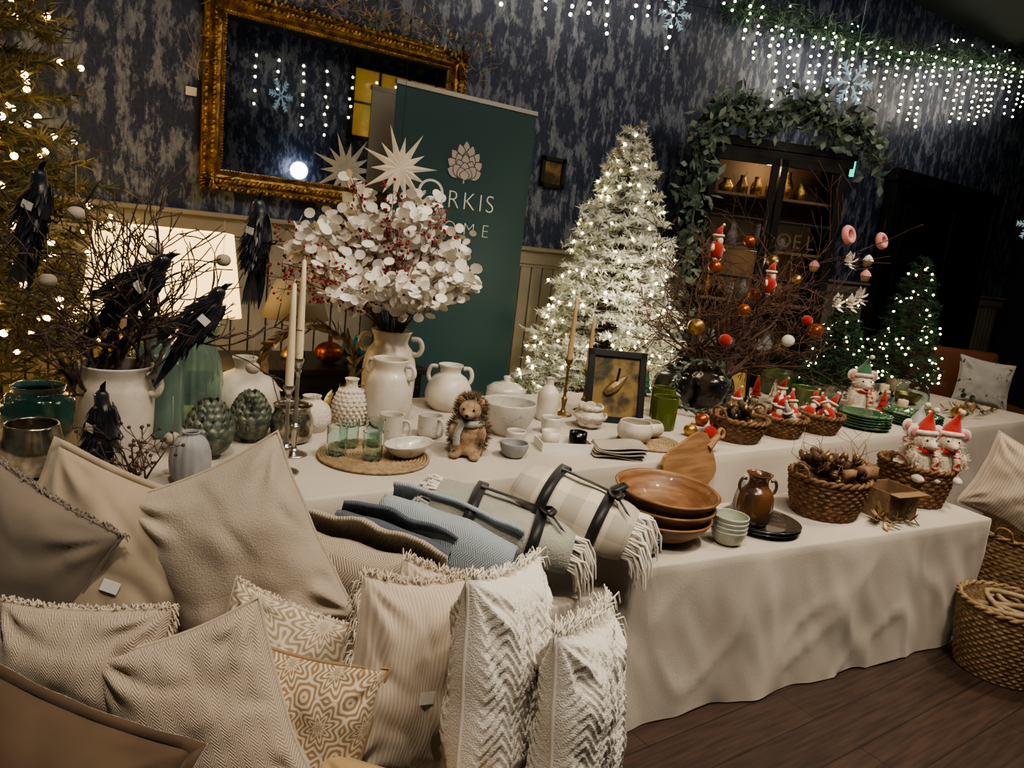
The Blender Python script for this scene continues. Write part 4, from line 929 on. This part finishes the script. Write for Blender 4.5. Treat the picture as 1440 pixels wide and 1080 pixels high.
for i in range(4200):
    o=rv(); hd_=i%2
    if o.y<(-.45 if hd_ else -.72): continue
    c,r=(((0,.004,.170),(.046,.046,.042)) if hd_ else ((0,.006,.08),(.066,.058,.080))); p=Vector((c[0]+o.x*r[0],c[1]+o.y*r[1],c[2]+o.z*r[2])); w=o.cross(rv()).normalized()*.002
    b.add([p-w,p+w,p+(o+rv()*.35+V(0,.3,0))*.020],[(0,1,2)],0)
for sg in (-1,1): b.sphere((sg*.018,-.052,.176),.0045,8,6,1); b.sphere((sg*.036,-.01,.198),(.012,.005,.013),10,6,2)
b.sphere((0,-.09,.161),.007,8,6,1); b.torus(.042,.012,T(0,0,.122),3,22,8); b.tube(smooth_path([(-.02,-.045,.12),(-.03,-.065,.09),(-.03,-.066,.05)],4),.012,8,3)
b.out('quills_and_features',[m_brfur,m_black,m_tan,m_gthrow],g)
# ------------------------------------------------------------------ right part of rear table
vessel('green_glazed_planter',(3.98,2.76,ZR),sp([(.07,0),(.09,.02),(.115,.12),(.12,.15)]),m_olivglz)
vessel('green_glazed_planter',(3.70,2.36,ZR),sp([(.05,0),(.07,.02),(.085,.10),(.09,.14)]),m_olivglz)
def plates(name,loc,r,n,m):
    b=MB()
    for k in range(n): z=k*.014; b.lathe([(0,z),(r*.6,z),(r*.95,z+.014),(r,z+.022),(r*.96,z+.022),(r*.6,z+.008),(0,z+.006)],48)
    return b.out(name,m,loc=loc)
plates('green_plate_stack',(3.74,2.04,ZR),.14,5,m_greenglz); plates('green_plate_stack',(4.20,2.02,ZR),.16,4,m_greenglz)
vessel('glass_cloche',(4.62,2.25,ZR),sp([(.10,0),(.10,.10),(.075,.16),(.02,.185),(.012,.2)]),m_clear,wall=.003)
vessel('dark_round_vase',(2.90,2.62,ZR),sp([(.06,0),(.10,.04),(.115,.10),(.09,.17),(.05,.19),(.055,.21)]),m_bkglz)
for x,y,r in ((3.50,2.25,.04),(3.58,2.12,.035),(3.45,2.05,.03),(4.45,2.05,.035),(2.56,2.06,.03),(2.50,2.12,.028),(3.15,2.25,.035),(4.75,2.02,.04),(2.72,2.25,.03),(3.32,2.28,.032)):
    b=MB(); b.lathe([(r*sin(pi*i/12)+.0001,r-r*cos(pi*i/12)) for i in range(13)],28,None,0,lambda th,t:1+.08*abs(sin(th*5))); b.tube([(0,0,2*r-.004),(r*.2,0,2*r+.012)],.004,6); b.out('glass_pumpkin_ornament',R.choice([m_orange,m_gold,m_brass,m_red]),loc=(x,y,ZR))
for x,y in ((3.55,2.42),(2.95,2.25)):
    b=MB(); santa(b,V(0,0,.1),1.3,(0,1,2)); b.out('santa_figurine',[m_red,m_fur,m_tan],loc=(x,y,ZR),rz=R.uniform(-60,10))
occ=[(2.70,2.03,.15),(3.02,2.03,.13),(3.32,2.03,.13),(3.74,2.04,.16),(4.20,2.02,.18),(4.05,2.26,.10),(3.98,2.76,.14),(3.70,2.36,.11),(4.62,2.25,.12),(2.90,2.62,.13),(3.08,2.52,.13),(4.15,2.50,.21),(3.42,2.68,.14),(3.55,2.42,.05),(2.95,2.25,.05),(2.83,2.38,.15),(5.15,2.62,.24),(4.42,2.3,.06),(4.85,2.4,.11),(2.62,2.42,.07),(2.54,2.55,.07),(5.0,2.1,.35)]
occ+=[(3.50,2.25,.05),(3.58,2.12,.05),(3.45,2.05,.05),(4.45,2.05,.05),(3.15,2.25,.05),(4.75,2.02,.05),(2.72,2.25,.05),(3.32,2.28,.05)]
kinds=[('felt_tree_ornament',.035),('glass_votive_cup',.035),('wax_block_candle',.032),('pinecone',.03),('brass_bell',.032)]; placed=0; tries=0
while placed<26 and tries<900:
    tries+=1; x=R.uniform(2.66,5.0); y=R.uniform(1.97,2.85); kn,r_=kinds[placed%5]
    if any((x-a)**2+(y-c)**2<(q+r_+.008)**2 for a,c,q in occ): continue
    occ.append((x,y,r_)); placed+=1; b=MB()
    if kn=='felt_tree_ornament':
        for k in range(3): b.lathe([(.034-.008*k,.02+.03*k),(.006,.07+.03*k),(0,.072+.03*k)],16)
        b.lathe([(0,0),(.010,0),(.008,.03)],10,None,1); b.sphere((0,0,.138),.007,8,5,1); b.out(kn,[R.choice([m_greenf,m_fur,m_red]),m_tan],loc=(x,y,ZR))
    elif kn=='glass_votive_cup': b.lathe(sp([(0.001,0),(.028,0),(.034,.03),(.03,.06),(.033,.075)])+[(.029,.075),(.026,.01),(0,.008)],24); b.out(kn,R.choice([m_merc,m_olive,m_orange]),loc=(x,y,ZR))
    elif kn=='wax_block_candle': b.lathe([(0,0),(.03,0),(.03,.085),(.027,.09),(0,.086)],24); b.tube([(0,0,.085),(.001,0,.1)],.0012,4); b.out(kn,m_wax,loc=(x,y,ZR))
    elif kn=='pinecone': cone(b,(0,0,0),.032,.065,0); b.out(kn,R.choice([m_bark,m_goldleaf]),loc=(x,y,ZR))
    else: b.lathe([(.032,0),(.026,.012),(.018,.035),(.010,.045),(0,.048)],24); b.torus(.007,.002,T(0,0,.054)@RX(90),0,12,6); b.out(kn,m_brass,loc=(x,y,ZR))
g=grp('gold_framed_card',(3.42,2.68,ZR),-30); b=MB(); frame_box(b,.26,.22,.02,.015,0,RX(-12)); b.box((0,.003,.11),(.23,.004,.19),1,RX(-12)); b.tube([(0,.01,.18),(0,.08,0)],.004,5,0); b.out('frame',[m_blackwood,mat('gold_print',(.5,.36,.1),.5,c2=(.7,.55,.25),sc=8)],g,smooth=False)
b=MB()
for i in range(60): b.leaf(dirM(V(R.uniform(-.28,.34),R.uniform(-.10,.12),.012),V(R.uniform(-1,1),R.uniform(-1,1),.25)),.06,.02,0,.2)
b.out('gold_leaf_spray',m_goldleaf,loc=(5.08,2.1,ZR))
vessel('glass_tumbler',(4.42,2.3,ZR),sp([(.035,0),(.04,.01),(.042,.1)]),m_clear)
vessel('copper_bowl',(4.85,2.4,ZR),sp([(.04,0),(.08,.03),(.10,.07)]),m_brass)
# ------------------------------------------------------------------ low table objects
bowlp=[(.06,0),(.09,.008),(.14,.045),(.17,.085)]
g=grp('wooden_bowl_stack',(1.86,1.64,ZL)); b=MB()
for k in range(3):
    M=T(.004*k,.003*k,.042*k+.002)@RX(1.5*k)@S(1+.03*k); pr=sp(bowlp); b.lathe([(0,0)]+pr+[(r-.007,z+.0035) for r,z in pr[::-1]]+[(0,.010)],48,M)
b.out('bowls',m_wood,g)
g=grp('wooden_serving_board',(2.20,1.80,ZL),4); b=MB(); pts=[]
for i in range(28): a=2*pi*i/28; pr=5; k=(abs(cos(a))**pr+abs(sin(a))**pr)**(-1/pr); pts.append((.15*cos(a)*k,.105*sin(a)*k))
M=RX(-12)@T(0,0,.16)@RY(-20)
vs=[Vector((x,0,z)) for x,z in pts]+[Vector((x,.018,z)) for x,z in pts]; nn=28
b.add(vs,[tuple(range(nn)),tuple(range(2*nn-1,nn-1,-1))]+[(i,(i+1)%nn+0,(i+1)%nn+nn,i+nn) for i in range(nn)],0,M)
b.tube([(.13,.009,.02),(.19,.009,.03),(.22,.009,.035)],[.022,.014,.012],8,0,M); b.torus(.018,.008,M@T(.238,.009,.037)@RX(90),0,20,8)
b.out('board',m_boardw,g,smooth=False,mods=[BEV(.003)])
g=grp('celadon_bowl_stack',(2.06,1.51,ZL)); b=MB()
for k in range(4): pr=sp([(.028,0),(.045,.01),(.058,.035),(.062,.055)]); b.lathe([(0,0)]+pr+[(r-.004,z+.002) for r,z in pr[::-1]]+[(0,.006)],36,T(0,0,.016*k))
b.out('bowls',m_celadon,g)
g=grp('black_serving_plate',(2.32,1.57,ZL)); b=MB()
for k in range(2): z=.012*k; b.lathe([(0,z),(.09,z),(.135,z+.014),(.145,z+.02),(.14,z+.022),(.09,z+.008),(0,z+.006)],48)
b.out('plates',m_bkglz,g)
vessel('brown_glazed_vase',(2.28,1.58,ZL+.019),sp([(.05,0),(.062,.02),(.066,.07),(.058,.12),(.038,.145),(.036,.17),(.048,.19)]),m_brglz,parts=ears(.165,.12,.045,.02,.006,-35))
vessel('small_ceramic_bowl',(2.16,1.72,ZL),sp([(.03,0),(.05,.015),(.055,.04)]),m_ceram2)
g=grp('ribboned_blue_bowls',(1.69,1.565,ZL)); b=MB()
for k in range(2): pr=sp([(.03,0),(.05,.01),(.065,.03),(.068,.045)]); b.lathe([(0,0)]+pr+[(r-.004,z+.002) for r,z in pr[::-1]]+[(0,.006)],36,T(0,0,.02*k))
for a in (0,1.05,2.1): b.tube([(.071*cos(a),.071*sin(a),.02),(.069*cos(a),.069*sin(a),.068),(0,0,.07),(-.069*cos(a),-.069*sin(a),.068),(-.071*cos(a),-.071*sin(a),.02)],.0025,5,1)
b.torus(.066,.003,T(0,0,.067),1,30,6); b.torus(.045,.002,T(0,0,.069),1,30,6); b.out('bowls',[m_blue,mat('pale_blue_cord',(.15,.19,.25),.6)],g)
g=grp('cardboard_box',(3.02,1.48,ZL),-8); b=MB(); w_,d_,h_=.19,.15,.12
b.box((0,0,.003),(w_,d_,.005)); b.box((0,d_/2,h_/2),(w_,.004,h_)); b.box((0,-d_/2,h_/2),(w_,.004,h_)); b.box((w_/2,0,h_/2),(.004,d_,h_)); b.box((-w_/2,0,h_/2),(.004,d_,h_)); b.box((0,-d_/2-.02,h_-.003),(w_,.05,.003)); b.out('carton',m_card,g,smooth=False)
g=grp('cardboard_box',(3.08,1.66,ZL),10); b=MB(); b.box((0,0,.08),(.16,.10,.16)); b.box((0,-.051,.10),(.10,.002,.07),1); b.out('carton',[m_card,m_natlin],g,smooth=False,mods=[BEV(.002)])
b=MB()
for i in range(40): b.leaf(dirM(V(R.uniform(-.1,.1),R.uniform(-.04,.05),.01+R.uniform(0,.03)),rv()+V(0,0,.4)),.05,.018,0,.2)
b.out('gold_leaf_spray',m_goldleaf,loc=(2.93,1.40,ZL))
b=MB(); b.lathe([(0,0),(.035,0),(.03,.05),(.015,.11),(0,.15)],20); b.out('stoneware_cone_tree',m_stone,loc=(2.42,1.74,ZL))
# ------------------------------------------------------------------ floor baskets
def f5(b):
    for k in range(3): b.torus(.10-.02*k,.011,T(.02*k-.03,0,.27+.012*k)@RX(12*k-10)@RY(8),0,30,7)
    b.tube(smooth_path([(-.13,-.05,.27),(-.05,.08,.32),(.05,-.05,.32),(.13,.06,.28)],6),.011,7); b.tube(smooth_path([(-.10,.1,.27),(0,-.1,.325),(.10,.05,.29)],6),.011,7)
basket('seagrass_floor_basket',(3.34,1.06,0),.15,.185,.29,f5,m_seagrass,[m_rattan],rows=20,n=60,handles=False,amp=.006)
basket('seagrass_floor_basket',(4.02,1.30,0),.19,.22,.40,None,m_seagrass,None,rows=24,n=60,amp=.006)
cushion('striped_linen_cushion',(4.05,1.38,.60),.40,.40,.14,-50,-12,20,m_strp,'pipe',seed=21)
# ------------------------------------------------------------------ leather armchair with cushion
g=grp('leather_armchair',(6.50,2.72,0),-40); b=MB()
b.box((0,0,.30),(.70,.66,.24)); b.box((0,-.03,.46),(.52,.58,.14)); b.box((0,.31,.72),(.74,.16,.66),0,RX(-6)); b.box((-.36,-.02,.46),(.14,.70,.34)); b.box((.36,-.02,.46),(.14,.70,.34))
b.out('upholstery',m_leather,g,mods=[('BEVEL',dict(width=.05,segments=4)),SUB]); b=MB()
for x in (-.3,.3):
    for y in (-.28,.28): b.lathe([(0,0),(.018,0),(.025,.20),(0,.2)],12,T(x,y,0))
b.out('legs',m_blackwood,g)
m_deer=mat('woodland_print',(.62,.60,.55),.9,c2=(.06,.10,.06),sc=14,lo=.60,hi=.64)
cushion('woodland_print_cushion',(6.42,2.60,.80),.42,.38,.14,-42,-14,6,m_deer,'pipe',seed=23,tag=False)
# ------------------------------------------------------------------ rest of the room, seen in the mirror
g=grp('icicle_light_curtain',(0,Y0+.2,0)); b=MB(); x=1.5
while x<6.5:
    L=R.choice((.1,.3,.5,.7,.9)); k=0
    while k<L: b.sphere((x+R.uniform(-.02,.02),0,3.55-k),.014,6,4); k+=R.uniform(.10,.18)
    x+=R.uniform(.2,.42)
b.out('bulbs',m_coolw,g)
snowflake((3.0,-2.0,2.95),.20)
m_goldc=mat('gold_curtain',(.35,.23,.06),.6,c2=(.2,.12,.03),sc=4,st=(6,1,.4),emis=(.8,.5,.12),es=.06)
b=MB(); vs=[];fs=[]
for i in range(61):
    x=-.6+1.2*i/60
    for z in (0,1): vs.append(Vector((x,.05*sin(i*1.0),3.5*z+.02)))
for i in range(60): fs.append((2*i,2*i+1,2*i+3,2*i+2))
b.add(vs,fs); b.out('gold_curtain',m_goldc,loc=(7.1,Y0+.12,0),mods=[SOL(.01)])
b=MB(); b.sphere((0,.14,0),.12,24,14,0); b.lathe([(0,0),(.06,0),(.06,.02),(.02,.03),(.02,.06)],16,RX(-90),1); b.out('globe_wall_lamp',[emat('globe_glow',(.85,.92,1),7),m_brass],loc=(3.63,Y0,2.13))
g=grp('window_1',(5.3,Y0+.05,3.25)); b=MB(); frame_box(b,1.9,1.1,.07,.06,0,T(0,0,-.55))
for i in range(1,4): b.box((-.95+i*.475,0,0),(.03,.04,1.0),0)
b.box((0,0,0),(1.8,.04,.03),0); b.box((0,-.02,0),(1.85,.006,1.05),1); b.out('stained_glass',[m_blackwood,mat('amber_stained_glass',(.4,.25,.05),.3,c2=(.10,.22,.06),sc=2,emis=(.85,.5,.10),es=.14)],g,smooth=False)
# ------------------------------------------------------------------ lights
def area(name,loc,size,e,col,rot=(0,0,0)):
    l=bpy.data.lights.new(name,'AREA'); l.energy=e; l.color=col; l.size=size; o=bpy.data.objects.new(name,l); COL.objects.link(o); o.location=loc; o.rotation_euler=[radians(a) for a in rot]; return o
def point(name,loc,e,col,r=.05):
    l=bpy.data.lights.new(name,'POINT'); l.energy=e; l.color=col; l.shadow_soft_size=r; o=bpy.data.objects.new(name,l); COL.objects.link(o); o.location=loc; return o
def spot(name,loc,tgt,e,col,ang=70,blend=.6,r=.08):
    l=bpy.data.lights.new(name,'SPOT'); l.energy=e; l.color=col; l.spot_size=radians(ang); l.spot_blend=blend; l.shadow_soft_size=r; o=bpy.data.objects.new(name,l); COL.objects.link(o); o.location=loc
    o.rotation_euler=(Vector(tgt)-Vector(loc)).to_track_quat('-Z','Y').to_euler(); return o
WN=(1,.85,.66)
spot('ceiling_downlight_1',(.1,.3,3.8),(.75,1.5,.6),155,(1,.85,.67),75,.8,.12)
spot('ceiling_downlight_2',(2.2,.5,3.8),(2.3,1.9,.6),190,WN,80,.8,.12)
spot('ceiling_downlight_3',(4.2,.8,3.8),(3.9,1.9,.6),130,(1,.79,.56),75,.8,.12)
area('ceiling_panel_light',(1.5,.4,3.85),1.8,65,(1,.87,.73),(18,0,0))
area('ceiling_fill',(4.6,1.2,3.85),1.8,45,(1,.86,.70),(18,0,0))  # fill added to lift the dim background, not a known fitting
point('table_lamp_bulb',(.56,3.28,1.22),9,(1,.70,.34),.06)
point('snow_tree_glow',(2.85,2.95,1.3),5,(1,.84,.58),.15)
point('icicle_glow_1',(5.3,3.6,3.05),3,(1,.88,.66),.12)
point('icicle_glow_2',(7.3,3.6,3.2),4,(1,.88,.66),.12)
point('fir_tree_glow',(.1,2.9,1.7),1.4,(1,.66,.3),.12)
w=bpy.data.worlds.new('room_world'); SC.world=w; w.use_nodes=True; w.node_tree.nodes['Background'].inputs[0].default_value=(.5,.6,.8,1); w.node_tree.nodes['Background'].inputs[1].default_value=.03
# ------------------------------------------------------------------ camera
hd=radians(54.5); p=radians(11); ro=radians(6.5)
f=Vector((cos(hd)*cos(p),sin(hd)*cos(p),-sin(p))); r0=Vector((sin(hd),-cos(hd),0)); u0=r0.cross(f)
r=r0*cos(ro)+u0*sin(ro); u=u0*cos(ro)-r0*sin(ro)
cam=bpy.data.objects.new('camera',bpy.data.cameras.new('camera')); COL.objects.link(cam)
M=Matrix((r,u,-f)).transposed().to_4x4(); M.translation=(0,0,1.5); cam.matrix_world=M
cam.data.lens=26; cam.data.sensor_width=36; cam.data.clip_start=.02; SC.camera=cam
SC.view_settings.look='AgX - Medium High Contrast'; SC.view_settings.exposure=.36
